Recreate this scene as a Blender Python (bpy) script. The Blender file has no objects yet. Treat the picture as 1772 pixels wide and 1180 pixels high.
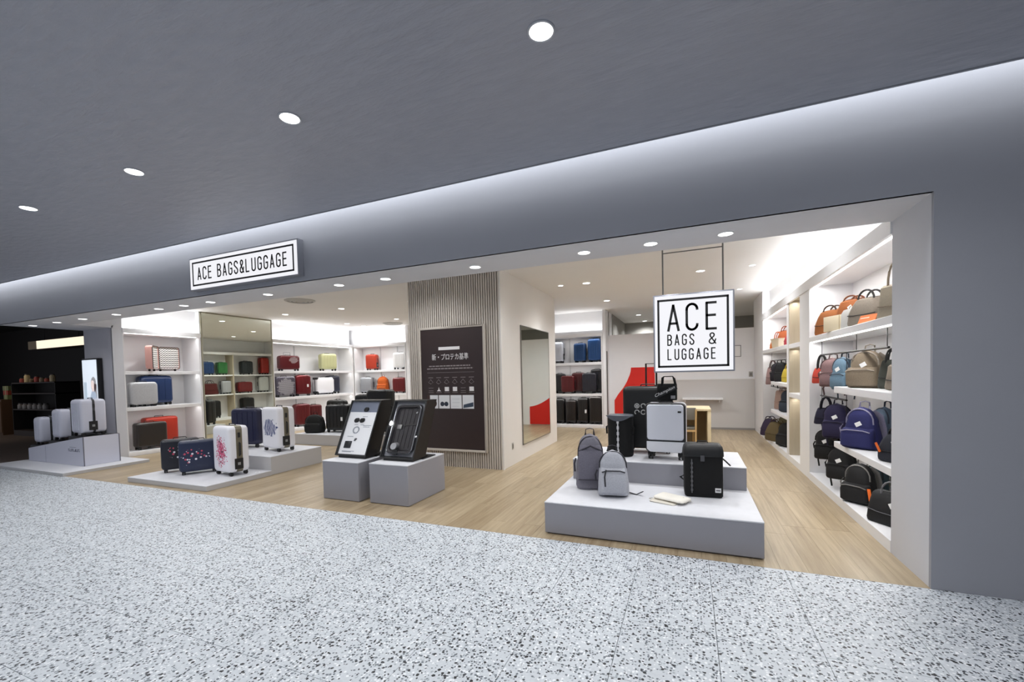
import bpy, bmesh, math, random
from mathutils import Vector, Matrix
random.seed(7)
S = bpy.context.scene
COL = S.collection
PI = math.pi

# ------------------------------------------------------------------ camera, world, exposure
cam_data = bpy.data.cameras.new('camera')
cam = bpy.data.objects.new('camera', cam_data)
COL.objects.link(cam)
S.camera = cam
cam_data.sensor_width = 36.0
cam_data.lens = 746.7107 / 1772 * 36.0
cam_data.shift_x = (886 - 880.79) / 1772
cam_data.shift_y = (672.2445 - 590) / 1772
cam_data.clip_start = 0.05
R_ = Vector((0.92299135, 0.38405366, -0.02428462))
U_ = Vector((0.00984539, 0.0395186, 0.99917033))
F_ = Vector((-0.38469472, 0.92246467, -0.03269417))
m = Matrix((R_, U_, -F_)).transposed().to_4x4()
m.translation = Vector((0, 0, 1.5))
cam.matrix_world = m

w = bpy.data.worlds.new('world')
S.world = w
w.use_nodes = True
w.node_tree.nodes['Background'].inputs[0].default_value = (0.86, 0.89, 1.0, 1)
w.node_tree.nodes['Background'].inputs[1].default_value = 0.42
S.view_settings.view_transform = 'Standard'
S.view_settings.look = 'None'
S.view_settings.gamma = 1
S.view_settings.use_curve_mapping = False
S.view_settings.exposure = 0.0

P_CORRIDOR = 95      # watts of one corridor downlight
P_SOFFIT = 17
P_SHOP = 88
P_COVE = 4.6           # watts per metre of the hidden strips in the shop
P_FASCIA = 3.7         # watts per metre of the strip hidden behind the corridor ceiling edge
P_SHELF = 2.2


def area_strip(name, loc, rot, length, width, power, color=(1, 1, 1), parent=None):
    l = bpy.data.lights.new(name, 'AREA')
    l.shape = 'RECTANGLE'
    l.size = length
    l.size_y = width
    l.energy = power
    l.color = color
    o = bpy.data.objects.new(name, l)
    COL.objects.link(o)
    o.location = loc
    o.rotation_euler = rot
    if parent:
        o.parent = parent
    return o


# ------------------------------------------------------------------ materials
def lin(c):
    out = []
    for v in c[:3]:
        v = v / 255.0
        out.append(v / 12.92 if v <= 0.04045 else ((v + 0.055) / 1.055) ** 2.4)
    return (out[0], out[1], out[2], 1.0)


MATS = {}


def new_mat(name):
    mt = bpy.data.materials.new(name)
    mt.use_nodes = True
    return mt, mt.node_tree, mt.node_tree.nodes['Principled BSDF']


def N(nt, typ, **kw):
    n = nt.nodes.new(typ)
    for k, v in kw.items():
        setattr(n, k, v)
    return n


def M(nt, op, a, b=None, c=None, clamp=False):
    n = nt.nodes.new('ShaderNodeMath')
    n.operation = op
    n.use_clamp = clamp
    for i, v in enumerate((a, b, c)):
        if v is None:
            continue
        if isinstance(v, (int, float)):
            n.inputs[i].default_value = v
        else:
            nt.links.new(v, n.inputs[i])
    return n.outputs[0]


def mixc(nt, f, a, b):
    n = nt.nodes.new('ShaderNodeMix')
    n.data_type = 'RGBA'
    for sock, v in ((n.inputs[0], f), (n.inputs[6], a), (n.inputs[7], b)):
        if isinstance(v, (int, float, tuple)):
            sock.default_value = v
        else:
            nt.links.new(v, sock)
    return n.outputs[2]


def mat(col, rough=0.5, metal=0.0, noise=0.0, nscale=30, bump=0.0, bscale=200, coat=0.0):
    key = ('m', tuple(col), rough, metal, noise, nscale, bump, bscale, coat)
    if key in MATS:
        return MATS[key]
    mt, nt, b = new_mat('paint')
    base = lin(col)
    b.inputs['Base Color'].default_value = base
    b.inputs['Roughness'].default_value = rough
    b.inputs['Metallic'].default_value = metal
    if coat:
        b.inputs['Coat Weight'].default_value = coat
    if noise or bump:
        tc = N(nt, 'ShaderNodeTexCoord')
    if noise:
        nz = N(nt, 'ShaderNodeTexNoise')
        nz.inputs['Scale'].default_value = nscale
        nz.inputs['Detail'].default_value = 4
        nt.links.new(tc.outputs['Object'], nz.inputs['Vector'])
        d = tuple(x * (1 - noise) for x in base[:3]) + (1,)
        l = tuple(min(1, x * (1 + noise)) for x in base[:3]) + (1,)
        nt.links.new(mixc(nt, nz.outputs[0], d, l), b.inputs['Base Color'])
    if bump:
        nb = N(nt, 'ShaderNodeTexNoise')
        nb.inputs['Scale'].default_value = bscale
        nt.links.new(tc.outputs['Object'], nb.inputs['Vector'])
        bp = N(nt, 'ShaderNodeBump')
        bp.inputs['Strength'].default_value = bump
        bp.inputs['Distance'].default_value = 0.01
        nt.links.new(nb.outputs[0], bp.inputs['Height'])
        nt.links.new(bp.outputs[0], b.inputs['Normal'])
    MATS[key] = mt
    return mt


def fabric(col, noise=0.25):
    return mat(col, 0.85, 0, noise, 90, 0.25, 400)


def emit(col, strength):
    key = ('e', tuple(col), strength)
    if key in MATS:
        return MATS[key]
    mt, nt, b = new_mat('glow')
    b.inputs['Base Color'].default_value = (0.8, 0.8, 0.8, 1)
    b.inputs['Emission Color'].default_value = lin(col)
    b.inputs['Emission Strength'].default_value = strength
    b.inputs['Roughness'].default_value = 0.4
    MATS[key] = mt
    return mt


def mirror_mat(tint=(222, 228, 218)):
    mt, nt, b = new_mat('mirror_glass')
    b.inputs['Base Color'].default_value = lin(tint)
    b.inputs['Metallic'].default_value = 1
    b.inputs['Roughness'].default_value = 0.01
    return mt


def glass_mat():
    mt, nt, b = new_mat('clear_glass')
    out = nt.nodes['Material Output']
    tr = N(nt, 'ShaderNodeBsdfTransparent')
    gl = N(nt, 'ShaderNodeBsdfGlossy')
    gl.inputs['Roughness'].default_value = 0.03
    fr = N(nt, 'ShaderNodeFresnel')
    fr.inputs[0].default_value = 1.35
    mx = N(nt, 'ShaderNodeMixShader')
    nt.links.new(fr.outputs[0], mx.inputs[0])
    nt.links.new(tr.outputs[0], mx.inputs[1])
    nt.links.new(gl.outputs[0], mx.inputs[2])
    nt.links.new(mx.outputs[0], out.inputs['Surface'])
    return mt


def terrazzo():
    mt, nt, b = new_mat('terrazzo')
    geo = N(nt, 'ShaderNodeNewGeometry')
    pos = geo.outputs['Position']
    # slightly warp the chips so they look broken, not round
    wn = N(nt, 'ShaderNodeTexNoise')
    wn.inputs['Scale'].default_value = 45
    nt.links.new(pos, wn.inputs['Vector'])
    va = N(nt, 'ShaderNodeVectorMath', operation='MULTIPLY_ADD')
    nt.links.new(wn.outputs['Color'], va.inputs[0])
    va.inputs[1].default_value = (0.016, 0.016, 0)
    nt.links.new(pos, va.inputs[2])
    base = mixc(nt, wn.outputs[0], lin((184, 190, 196)), lin((214, 219, 224)))
    big = N(nt, 'ShaderNodeTexNoise')
    big.inputs['Scale'].default_value = 1.3
    nt.links.new(pos, big.inputs['Vector'])
    col = base
    for sc, thr, rcut, c in ((66, 0.40, 0.58, (160, 168, 174)), (54, 0.38, 0.60, (232, 235, 238)),
                             (52, 0.36, 0.64, (104, 112, 120)), (36, 0.31, 0.60, (18, 20, 26)), (66, 0.36, 0.74, (40, 45, 52))):
        v = N(nt, 'ShaderNodeTexVoronoi')
        v.voronoi_dimensions = '3D'
        v.inputs['Scale'].default_value = sc
        off = N(nt, 'ShaderNodeVectorMath', operation='ADD')
        nt.links.new(va.outputs[0], off.inputs[0])
        off.inputs[1].default_value = (sc * 0.37, sc * 0.11, sc * 0.05)
        nt.links.new(off.outputs[0], v.inputs['Vector'])
        sep = N(nt, 'ShaderNodeSeparateColor')
        nt.links.new(v.outputs['Color'], sep.inputs[0])
        f = M(nt, 'MULTIPLY', M(nt, 'LESS_THAN', v.outputs['Distance'], thr), M(nt, 'GREATER_THAN', sep.outputs[0], rcut))
        col = mixc(nt, f, col, lin(c))
    nt.links.new(col, b.inputs['Base Color'])
    b.inputs['Roughness'].default_value = 0.42
    return mt


def wood(c1, c2, per_object=True, axis='Y', rough=0.45):
    mt, nt, b = new_mat('oak')
    geo = N(nt, 'ShaderNodeNewGeometry')
    if per_object:
        rnd = N(nt, 'ShaderNodeObjectInfo').outputs['Random']
    else:
        rnd = geo.outputs['Random Per Island']
    mp = N(nt, 'ShaderNodeMapping')
    mp.inputs['Scale'].default_value = {'Y': (22, 1.1, 22), 'Z': (22, 22, 1.1), 'X': (1.1, 22, 22)}[axis]
    nt.links.new(geo.outputs['Position'], mp.inputs[0])
    add = N(nt, 'ShaderNodeVectorMath', operation='ADD')
    cmb = N(nt, 'ShaderNodeCombineXYZ')
    nt.links.new(M(nt, 'MULTIPLY', rnd, 50.0), cmb.inputs[0])
    nt.links.new(M(nt, 'MULTIPLY', rnd, 31.0), cmb.inputs[1])
    nt.links.new(mp.outputs[0], add.inputs[0])
    nt.links.new(cmb.outputs[0], add.inputs[1])
    nz = N(nt, 'ShaderNodeTexNoise')
    nz.inputs['Scale'].default_value = 1.0
    nz.inputs['Detail'].default_value = 6
    nz.inputs['Roughness'].default_value = 0.65
    nt.links.new(add.outputs[0], nz.inputs['Vector'])
    f = M(nt, 'ADD', M(nt, 'MULTIPLY', M(nt, 'SUBTRACT', nz.outputs[0], 0.5), 1.7), M(nt, 'MULTIPLY_ADD', rnd, 0.3, 0.35), clamp=True)
    nt.links.new(mixc(nt, f, lin(c1), lin(c2)), b.inputs['Base Color'])
    b.inputs['Roughness'].default_value = rough
    return mt


def print_mat(base, kind, cx, cz, rx, rz, face_y, rough=0.35):
    """Flat print on the front face of a case, in the case's own coordinates."""
    mt, nt, b = new_mat('printed_shell')
    tc = N(nt, 'ShaderNodeTexCoord')
    sp = N(nt, 'ShaderNodeSeparateXYZ')
    nt.links.new(tc.outputs['Object'], sp.inputs[0])
    x = M(nt, 'DIVIDE', M(nt, 'SUBTRACT', sp.outputs[0], cx), rx)
    z = M(nt, 'DIVIDE', M(nt, 'SUBTRACT', sp.outputs[2], cz), rz)
    d = M(nt, 'SQRT', M(nt, 'ADD', M(nt, 'MULTIPLY', x, x), M(nt, 'MULTIPLY', z, z)))
    nz = N(nt, 'ShaderNodeTexNoise')
    nz.inputs['Scale'].default_value = 16
    nz.inputs['Detail'].default_value = 3
    nt.links.new(tc.outputs['Object'], nz.inputs['Vector'])
    front = M(nt, 'LESS_THAN', sp.outputs[1], face_y)
    base_l = lin(base)
    if kind == 'blossom':
        v = N(nt, 'ShaderNodeTexVoronoi')
        v.inputs['Scale'].default_value = 38
        nt.links.new(tc.outputs['Object'], v.inputs['Vector'])
        dd = M(nt, 'ADD', d, M(nt, 'MULTIPLY', M(nt, 'SUBTRACT', nz.outputs[0], 0.5), 1.3))
        petal = M(nt, 'LESS_THAN', v.outputs['Distance'], M(nt, 'SUBTRACT', 0.86, M(nt, 'MULTIPLY', dd, 0.42)))
        body = M(nt, 'LESS_THAN', dd, 1.15)
        sep = N(nt, 'ShaderNodeSeparateColor')
        nt.links.new(v.outputs['Color'], sep.inputs[0])
        pc = mixc(nt, sep.outputs[0], lin((182, 34, 84)), lin((222, 104, 144)))
        pc = mixc(nt, M(nt, 'GREATER_THAN', sep.outputs[1], 0.88), pc, lin((50, 46, 60)))
        f = M(nt, 'MULTIPLY', front, M(nt, 'MULTIPLY', petal, body))
        col = mixc(nt, f, base_l, pc)
    elif kind == 'swirl':
        dd = M(nt, 'ADD', d, M(nt, 'MULTIPLY', M(nt, 'SUBTRACT', nz.outputs[0], 0.5), 1.1))
        wv = N(nt, 'ShaderNodeTexWave')
        wv.inputs['Scale'].default_value = 6
        wv.inputs['Distortion'].default_value = 7
        wv.inputs['Detail'].default_value = 2
        nt.links.new(tc.outputs['Object'], wv.inputs['Vector'])
        pc = mixc(nt, M(nt, 'GREATER_THAN', wv.outputs[1], 0.45), lin((52, 66, 118)), lin((150, 158, 182)))
        f = M(nt, 'MULTIPLY', front, M(nt, 'MULTIPLY', M(nt, 'LESS_THAN', dd, 0.95), M(nt, 'LESS_THAN', wv.outputs[1], 0.86)))
        col = mixc(nt, f, base_l, pc)
    elif kind == 'petals':
        v = N(nt, 'ShaderNodeTexVoronoi')
        v.inputs['Scale'].default_value = 24
        nt.links.new(tc.outputs['Object'], v.inputs['Vector'])
        sep = N(nt, 'ShaderNodeSeparateColor')
        nt.links.new(v.outputs['Color'], sep.inputs[0])
        dd = M(nt, 'ADD', d, M(nt, 'MULTIPLY', M(nt, 'SUBTRACT', nz.outputs[0], 0.5), 1.0))
        petal = M(nt, 'LESS_THAN', v.outputs['Distance'], 0.36)
        pc = mixc(nt, M(nt, 'GREATER_THAN', sep.outputs[0], 0.6), lin((232, 226, 234)), lin((196, 74, 96)))
        f = M(nt, 'MULTIPLY', front, M(nt, 'MULTIPLY', petal, M(nt, 'LESS_THAN', dd, 1.0)))
        col = mixc(nt, f, base_l, pc)
    elif kind == 'zigzag':
        a = M(nt, 'ABSOLUTE', M(nt, 'SUBTRACT', M(nt, 'FRACT', M(nt, 'MULTIPLY', sp.outputs[0], 18.0)), 0.5))
        zz = M(nt, 'FRACT', M(nt, 'ADD', M(nt, 'MULTIPLY', sp.outputs[2], 22.0), a))
        col = mixc(nt, M(nt, 'LESS_THAN', zz, 0.42), base_l, lin((62, 60, 62)))
    else:   # 'sketch': white line drawing in blocks
        br = N(nt, 'ShaderNodeTexBrick')
        br.inputs['Scale'].default_value = 9
        br.inputs['Color1'].default_value = base_l
        br.inputs['Color2'].default_value = base_l
        br.inputs['Mortar'].default_value = lin((226, 224, 228))
        br.inputs['Mortar Size'].default_value = 0.03
        cb = N(nt, 'ShaderNodeCombineXYZ')
        nt.links.new(sp.outputs[0], cb.inputs[0])
        nt.links.new(M(nt, 'MULTIPLY', sp.outputs[2], 1.2), cb.inputs[1])
        nt.links.new(cb.outputs[0], br.inputs['Vector'])
        f = M(nt, 'MULTIPLY', front, M(nt, 'LESS_THAN', M(nt, 'ADD', d, M(nt, 'MULTIPLY', M(nt, 'SUBTRACT', nz.outputs[0], 0.5), 1.6)), 1.0))
        col = mixc(nt, f, base_l, br.outputs[0])
    nt.links.new(col, b.inputs['Base Color'])
    b.inputs['Roughness'].default_value = rough
    return mt


WHITE = mat((236, 236, 238), 0.5, 0, 0.03, 3)
WARMWHITE = mat((228, 225, 220), 0.55, 0, 0.03, 2)
CEIL_W = mat((232, 231, 230), 0.8, 0, 0.02, 2)
SHELF_W = mat((238, 238, 240), 0.4)
FACADE = mat((152, 154, 161), 0.7, 0, 0.05, 1.5, 0.05, 300)
SOFFIT = mat((206, 207, 212), 0.7, 0, 0.03, 2)
BLACK = mat((12, 12, 13), 0.45)
RUBBER = mat((24, 24, 26), 0.6)
BLKM = mat((26, 26, 28), 0.3, 0.2)
CHROME = mat((190, 192, 196), 0.25, 0.9)
ALU = mat((150, 148, 140), 0.35, 0.8)
OLIVE_ALU = mat((128, 120, 98), 0.35, 0.6)
GREYBOX = mat((186, 186, 192), 0.5, 0, 0.03, 3)
OAK = wood((184, 171, 146), (202, 190, 168), True, 'Z')


# ------------------------------------------------------------------ mesh builder
class MB:
    def __init__(self):
        self.v = []
        self.f = []

    def add(self, vs, fs):
        o = len(self.v)
        self.v += [tuple(p) for p in vs]
        self.f += [tuple(i + o for i in f) for f in fs]
        return self

    def box(self, x0, x1, y0, y1, z0, z1):
        vs = [(x, y, z) for z in (z0, z1) for y in (y0, y1) for x in (x0, x1)]
        return self.add(vs, [(0, 2, 3, 1), (4, 5, 7, 6), (0, 1, 5, 4), (2, 6, 7, 3), (0, 4, 6, 2), (1, 3, 7, 5)])

    def obox(self, c, ax, ay, az):
        """box from centre and three half-axis vectors"""
        c, ax, ay, az = map(Vector, (c, ax, ay, az))
        vs = [c + sx * ax + sy * ay + sz * az for sz in (-1, 1) for sy in (-1, 1) for sx in (-1, 1)]
        return self.add(vs, [(0, 2, 3, 1), (4, 5, 7, 6), (0, 1, 5, 4), (2, 6, 7, 3), (0, 4, 6, 2), (1, 3, 7, 5)])

    def loft(self, rings, cap0=True, cap1=True, closed=True):
        n = len(rings[0])
        vs = [p for r in rings for p in r]
        fs = []
        for i in range(len(rings) - 1):
            for j in range(n if closed else n - 1):
                k = (j + 1) % n
                fs.append((i * n + j, i * n + k, (i + 1) * n + k, (i + 1) * n + j))
        if cap0:
            fs.append(tuple(range(n - 1, -1, -1)))
        if cap1:
            fs.append(tuple(range((len(rings) - 1) * n, len(rings) * n)))
        return self.add(vs, fs)

    def tube(self, pts, r, n=6, closed=False, flat=None):
        pts = [Vector(p) for p in pts]
        rings = []
        for i, p in enumerate(pts):
            if closed:
                t = pts[(i + 1) % len(pts)] - pts[i - 1]
            else:
                t = pts[min(i + 1, len(pts) - 1)] - pts[max(i - 1, 0)]
            t.normalize()
            up = Vector((0, 0, 1)) if abs(t.z) < 0.9 else Vector((0, 1, 0))
            if flat is not None:
                up = Vector(flat)
            a = t.cross(up)
            if a.length < 1e-5:
                a = t.cross(Vector((1, 0, 0)))
            a.normalize()
            b2 = a.cross(t)
            rr = r if isinstance(r, tuple) else (r, r)
            rings.append([p + a * (rr[0] * math.cos(2 * PI * k / n)) + b2 * (rr[1] * math.sin(2 * PI * k / n)) for k in range(n)])
        if closed:
            rings.append(rings[0])
        return self.loft(rings, not closed, not closed)

    def cyl(self, p0, p1, r0, n=16, r1=None):
        p0, p1 = Vector(p0), Vector(p1)
        r1 = r0 if r1 is None else r1
        t = (p1 - p0).normalized()
        a = t.cross(Vector((0, 0, 1)) if abs(t.z) < 0.9 else Vector((1, 0, 0))).normalized()
        b2 = t.cross(a)
        return self.loft([[p + (a * math.cos(2 * PI * k / n) + b2 * math.sin(2 * PI * k / n)) * r for k in range(n)] for p, r in ((p0, r0), (p1, r1))])

    def lathe(self, prof, c=(0, 0, 0), n=28):
        rings = [[(c[0] + r * math.cos(2 * PI * k / n), c[1] + r * math.sin(2 * PI * k / n), c[2] + z) for k in range(n)] for r, z in prof]
        return self.loft(rings)

    def prism(self, pts, d):
        """pts: list of 3D points of a planar outline, d: extrusion vector"""
        d = Vector(d)
        return self.loft([[Vector(p) for p in pts], [Vector(p) + d for p in pts]])

    def build(self, name, m, parent=None, org=None, bevel=0, smooth=None, segs=2, kind=None):
        me = bpy.data.meshes.new(name)
        vs = self.v
        if org is not None:
            vs = [(x - org[0], y - org[1], z - org[2]) for x, y, z in vs]
        me.from_pydata(vs, [], self.f)
        bm = bmesh.new()
        bm.from_mesh(me)
        bmesh.ops.remove_doubles(bm, verts=bm.verts, dist=1e-5)
        bmesh.ops.recalc_face_normals(bm, faces=bm.faces)
        if bevel:
            es = [e for e in bm.edges if len(e.link_faces) == 2 and e.calc_face_angle(0) > 0.6]
            bmesh.ops.bevel(bm, geom=es, offset=bevel, segments=segs, profile=0.5, affect='EDGES')
        bm.to_mesh(me)
        bm.free()
        if smooth is None:
            smooth = bool(bevel)
        if smooth:
            for p in me.polygons:
                p.use_smooth = True
            me.set_sharp_from_angle(angle=math.radians(40))
        if m:
            me.materials.append(m)
        o = bpy.data.objects.new(name, me)
        COL.objects.link(o)
        if parent:
            o.parent = parent
        if kind:
            o['kind'] = kind
        return o


def thing(name, label, cat, loc=(0, 0, 0), yaw=0.0, group=None, pitch=0.0, roll=0.0):
    o = bpy.data.objects.new(name, None)
    COL.objects.link(o)
    o.empty_display_size = 0.1
    o.location = loc
    o.rotation_euler = (math.radians(pitch), math.radians(roll), math.radians(yaw))
    o['label'] = label
    o['category'] = cat
    if group:
        o['group'] = group
    return o


def tag(o, label, cat, group=None):
    o['label'] = label
    o['category'] = cat
    if group:
        o['group'] = group
    return o


def struct(o, label=None):
    o['kind'] = 'structure'
    if label:
        o['label'] = label
    return o


def bx(x0, x1, y0, y1, z0, z1):
    return MB().box(x0, x1, y0, y1, z0, z1)


def rrect(w, d, r, seg=4):
    r = min(r, w / 2 - 1e-4, d / 2 - 1e-4)
    pts = []
    for cx, cy, a0 in ((w / 2 - r, d / 2 - r, 0), (-w / 2 + r, d / 2 - r, 90), (-w / 2 + r, -d / 2 + r, 180), (w / 2 - r, -d / 2 + r, 270)):
        for k in range(seg + 1):
            a = math.radians(a0 + 90 * k / seg)
            pts.append((cx + r * math.cos(a), cy + r * math.sin(a)))
    return pts


# ------------------------------------------------------------------ lettering (own stroke alphabet)
def arc(cx, cy, rx, ry, a0, a1, n=10):
    return [(cx + rx * math.cos(math.radians(a0 + (a1 - a0) * i / n)), cy + ry * math.sin(math.radians(a0 + (a1 - a0) * i / n))) for i in range(n + 1)]


W_ = 0.42
GL = {
    'A': [[(0, 0), (W_ / 2, 1), (W_, 0)], [(0.085, 0.28), (W_ - 0.085, 0.28)]],
    'C': [arc(W_ / 2, 0.79, W_ / 2, 0.21, 0, 180) + arc(W_ / 2, 0.21, W_ / 2, 0.21, 180, 360)],
    'E': [[(W_ - 0.04, 1), (0, 1), (0, 0), (W_ - 0.04, 0)], [(0, 0.52), (W_ - 0.07, 0.52)]],
    'B': [[(0, 0), (0, 1)] + arc(0.2, 0.77, 0.2, 0.23, 90, -90) + [(0, 0.54)], arc(0.19, 0.27, 0.23, 0.27, 90, -90) + [(0, 0)]],
    'G': [arc(W_ / 2, 0.79, W_ / 2, 0.21, 0, 180) + arc(W_ / 2, 0.21, W_ / 2, 0.21, 180, 360) + [(W_, 0.48), (W_ * 0.55, 0.48)]],
    'S': [arc(W_ / 2, 0.77, W_ / 2, 0.23, 10, 200, 8) + [(0.1, 0.6), (0.32, 0.42)] + arc(W_ / 2, 0.23, W_ / 2, 0.23, 20, -190, 8)],
    'L': [[(0, 1), (0, 0), (W_ - 0.06, 0)]],
    'U': [[(0, 1), (0, 0.21)] + arc(W_ / 2, 0.21, W_ / 2, 0.21, 180, 360) + [(W_, 1)]],
    '&': [[(W_ + 0.02, 0), (0.07, 0.72)] + arc(0.2, 0.82, 0.14, 0.18, 200, -20, 8) + [(0.3, 0.68), (0.04, 0.36)] + arc(0.19, 0.2, 0.19, 0.2, 170, 340, 8) + [(W_ + 0.02, 0.42)]],
}


def stroke_line(mb, pts, sw, P, X, Y, D, depth):
    for (x0, y0), (x1, y1) in zip(pts[:-1], pts[1:]):
        a = P + X * x0 + Y * y0
        b2 = P + X * x1 + Y * y1
        t = b2 - a
        L = t.length
        if L < 1e-6:
            continue
        t = t / L
        s = D.cross(t).normalized()
        mb.obox((a + b2) / 2 + D * depth / 2, t * (L / 2 + sw * 0.32), s * sw / 2, D * depth / 2)


def lettering(mb, text, P, X, Y, h, width=None, sw=0.06, gap=0.25, depth=0.002):
    """text with its baseline starting at P, unit directions X (reading) and Y (up), fitted to width"""
    X, Y, P = Vector(X).normalized(), Vector(Y).normalized(), Vector(P)
    D = X.cross(Y)
    adv = [(0.2 if ch == ' ' else W_) for ch in text]
    tot = sum(adv) + gap * (len(text) - 1)
    sx = (width / (tot * h)) if width else 1.0
    cur = 0.0
    for ch, a in zip(text, adv):
        for st in GL.get(ch, []):
            stroke_line(mb, [((cur + x) * sx * h, y * h) for x, y in st], sw * h, P, X, Y, D, depth)
        cur += a + gap


def font_mesh(text, P, X, Y, height, name, mt, parent, org, width=None, shear=0.0):
    cu = bpy.data.curves.new(name, 'FONT')
    cu.body = text
    cu.shear = shear
    cu.extrude = 0.002
    to = bpy.data.objects.new(name, cu)
    COL.objects.link(to)
    me = bpy.data.meshes.new_from_object(to.evaluated_get(bpy.context.evaluated_depsgraph_get()))
    bpy.data.objects.remove(to)
    X, Y, P = Vector(X).normalized(), Vector(Y).normalized(), Vector(P)
    D = X.cross(Y)
    xs = [v.co.x for v in me.vertices]
    ys = [v.co.y for v in me.vertices]
    sy = height / (max(ys) - min(ys))
    sx = sy if not width else width / (max(xs) - min(xs))
    for v in me.vertices:
        v.co = P + X * ((v.co.x - min(xs)) * sx) + Y * ((v.co.y - min(ys)) * sy) + D * v.co.z - Vector(org)
    me.materials.clear()
    me.materials.append(mt)
    o = bpy.data.objects.new(name, me)
    COL.objects.link(o)
    o.parent = parent
    return o


# ================================================================== THE SETTING
XL, XR, YF, YJ = -10.57, 1.48, 3.69, 4.31
ZS, ZC, ZK = 2.62, 3.15, 3.27
TZ = terrazzo()
# corridor floor
fl = MB().box(-16, 7, 0.51, YF, -0.1, -0.012).build('floor', mat((120, 124, 130), 0.7))
struct(fl, 'pale terrazzo corridor floor with black and grey chips')
o = bx(-16, 7, -4, 0.51, -0.1, 0).build('terrazzo_field', TZ, fl)
tile_me = None
for i in range(-24, 8):
    for j in range(6):
        x0 = 0.64 + 0.51 * i
        y1 = YF - 0.53 * j
        if tile_me is None:
            t = bx(0.0015, 0.5085, -0.5285, -0.0015, -0.012, 0).build('tile', TZ, fl)
            tile_me = t.data
        else:
            t = bpy.data.objects.new('tile', tile_me)
            COL.objects.link(t)
            t.parent = fl
        t.location = (x0, y1, 0)
o = bx(-16, -11.6, YF - 3.18, YF, -0.012, 0).build('terrazzo_field', TZ, fl)
o = bx(4.73, 7, YF - 3.18, YF, -0.012, 0).build('terrazzo_field', TZ, fl)

# shop floor of oak planks
wf = bx(-10.9, 2.05, YF, 15.6, -0.1, -0.01).build('floor', mat((120, 100, 74), 0.7))
struct(wf, 'light oak plank floor of the shop')
PL1 = wood((134, 114, 86), (188, 171, 142), True, 'Y', 0.36)
PL2 = wood((134, 114, 86), (188, 171, 142), False, 'Y', 0.36)
planks = []
nx = 69
for i in range(nx):
    x0 = -10.9 + 0.18 * i + 0.0
    y = YF - random.choice((0.0, 0.3, 0.55, 0.8, 1.05))
    while y < 13.4:
        a, b2 = max(y, YF), min(y + 1.35, 13.4)
        if b2 - a > 0.02:
            planks.append((x0, min(x0 + 0.18, 2.05), a, b2))
        y += 1.35
planks.sort(key=lambda p: (p[2] + p[3] - 0.0) / 2 + 0.12 * abs((p[0] + p[1]) / 2 + 2.5))
pm = bx(0.0006, 0.1794, 0.0008, 0.9992, -0.01, 0).build('plank', PL1, wf)
first = True
rest = MB()
for k, (a, b2, c, d) in enumerate(planks):
    if k < 298:
        if first:
            p, first = pm, False
        else:
            p = bpy.data.objects.new('plank', pm.data)
            COL.objects.link(p)
            p.parent = wf
        p.location = (a, c, 0)
        p.scale = ((b2 - a) / 0.18, d - c, 1)
    else:
        rest.box(a + 0.0006, b2 - 0.0006, c + 0.0008, d - 0.0008, -0.01, 0)
rest.build('planking', PL2, wf, kind='stuff')
struct(bx(-10.9, 2.05, 13.4, 15.6, -0.01, 0).build('floor', PL2))

# corridor ceiling with its cove gap along the fascia
CC, nt, b = new_mat('dark_plaster')
geo = N(nt, 'ShaderNodeNewGeometry')
mp = N(nt, 'ShaderNodeMapping')
mp.inputs['Scale'].default_value = (2.2, 7, 1)
mp.inputs['Rotation'].default_value = (0, 0, 0.5)
nt.links.new(geo.outputs['Position'], mp.inputs[0])
nz = N(nt, 'ShaderNodeTexNoise')
nz.inputs['Scale'].default_value = 2.5
nz.inputs['Detail'].default_value = 7
nt.links.new(mp.outputs[0], nz.inputs['Vector'])
nt.links.new(mixc(nt, nz.outputs[0], lin((146, 148, 158)), lin((162, 164, 173))), b.inputs['Base Color'])
bp = N(nt, 'ShaderNodeBump')
bp.inputs['Strength'].default_value = 0.8
bp.inputs['Distance'].default_value = 0.02
nt.links.new(nz.outputs[0], bp.inputs['Height'])
nt.links.new(bp.outputs[0], b.inputs['Normal'])
b.inputs['Roughness'].default_value = 0.4
struct(bx(-16, 7, -4, 3.535, ZK, ZK + 0.05).build('ceiling', CC), 'dark blue-grey textured corridor ceiling')
TRIM = mat((128, 130, 136), 0.4, 0.3)
struct(MB().box(-16, 7, 3.535, 3.552, ZK - 0.004, ZK + 0.05).build('trim_1', TRIM), 'thin metal edge strip of the corridor ceiling')
struct(bx(-16, 7, 3.3, 3.72, 3.52, 3.57).box(-16, 7, 3.28, 3.3, ZK + 0.05, 3.57).build('ceiling', WHITE))
# strip in the gap between ceiling edge and fascia
for k in range(5):
    x0 = -14 + 4 * k
    area_strip('cove_light', (x0 + 2, 3.525, 3.465), (math.radians(22), 0, 0), 4.0, 0.10, P_FASCIA * 4.0, (0.96, 0.98, 1.0))

# fascia, right facade, soffit, jamb
struct(bx(-16, 7, YF, YF + 0.03, ZS, 3.52).build('wall_front', FACADE), 'blue-grey painted fascia above the shop opening')
struct(bx(XR, 7, YF, YF + 0.03, 0, ZS).build('wall_front', FACADE), 'blue-grey painted wall right of the shop opening')
struct(bx(-11.6, XR + 0.04, YF + 0.001, YJ, ZS, ZS + 0.05).box(-11.6, XL, YJ, 4.94, ZS, ZS + 0.05).build('ceiling', SOFFIT), 'pale grey soffit under the fascia')
struct(bx(XR, 2.05, YF + 0.03, YJ, 0, ZS).build('wall_right', SOFFIT), 'pale grey jamb at the right end of the opening')
struct(bx(XL, 2.05, YJ - 0.03, YJ, ZS + 0.05, ZC + 0.05).build('wall_front', WHITE))
struct(bx(-16, -11.6, YF + 0.03, YF + 0.06, ZS + 0.06, 3.5).build('wall_front', BLACK))
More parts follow.
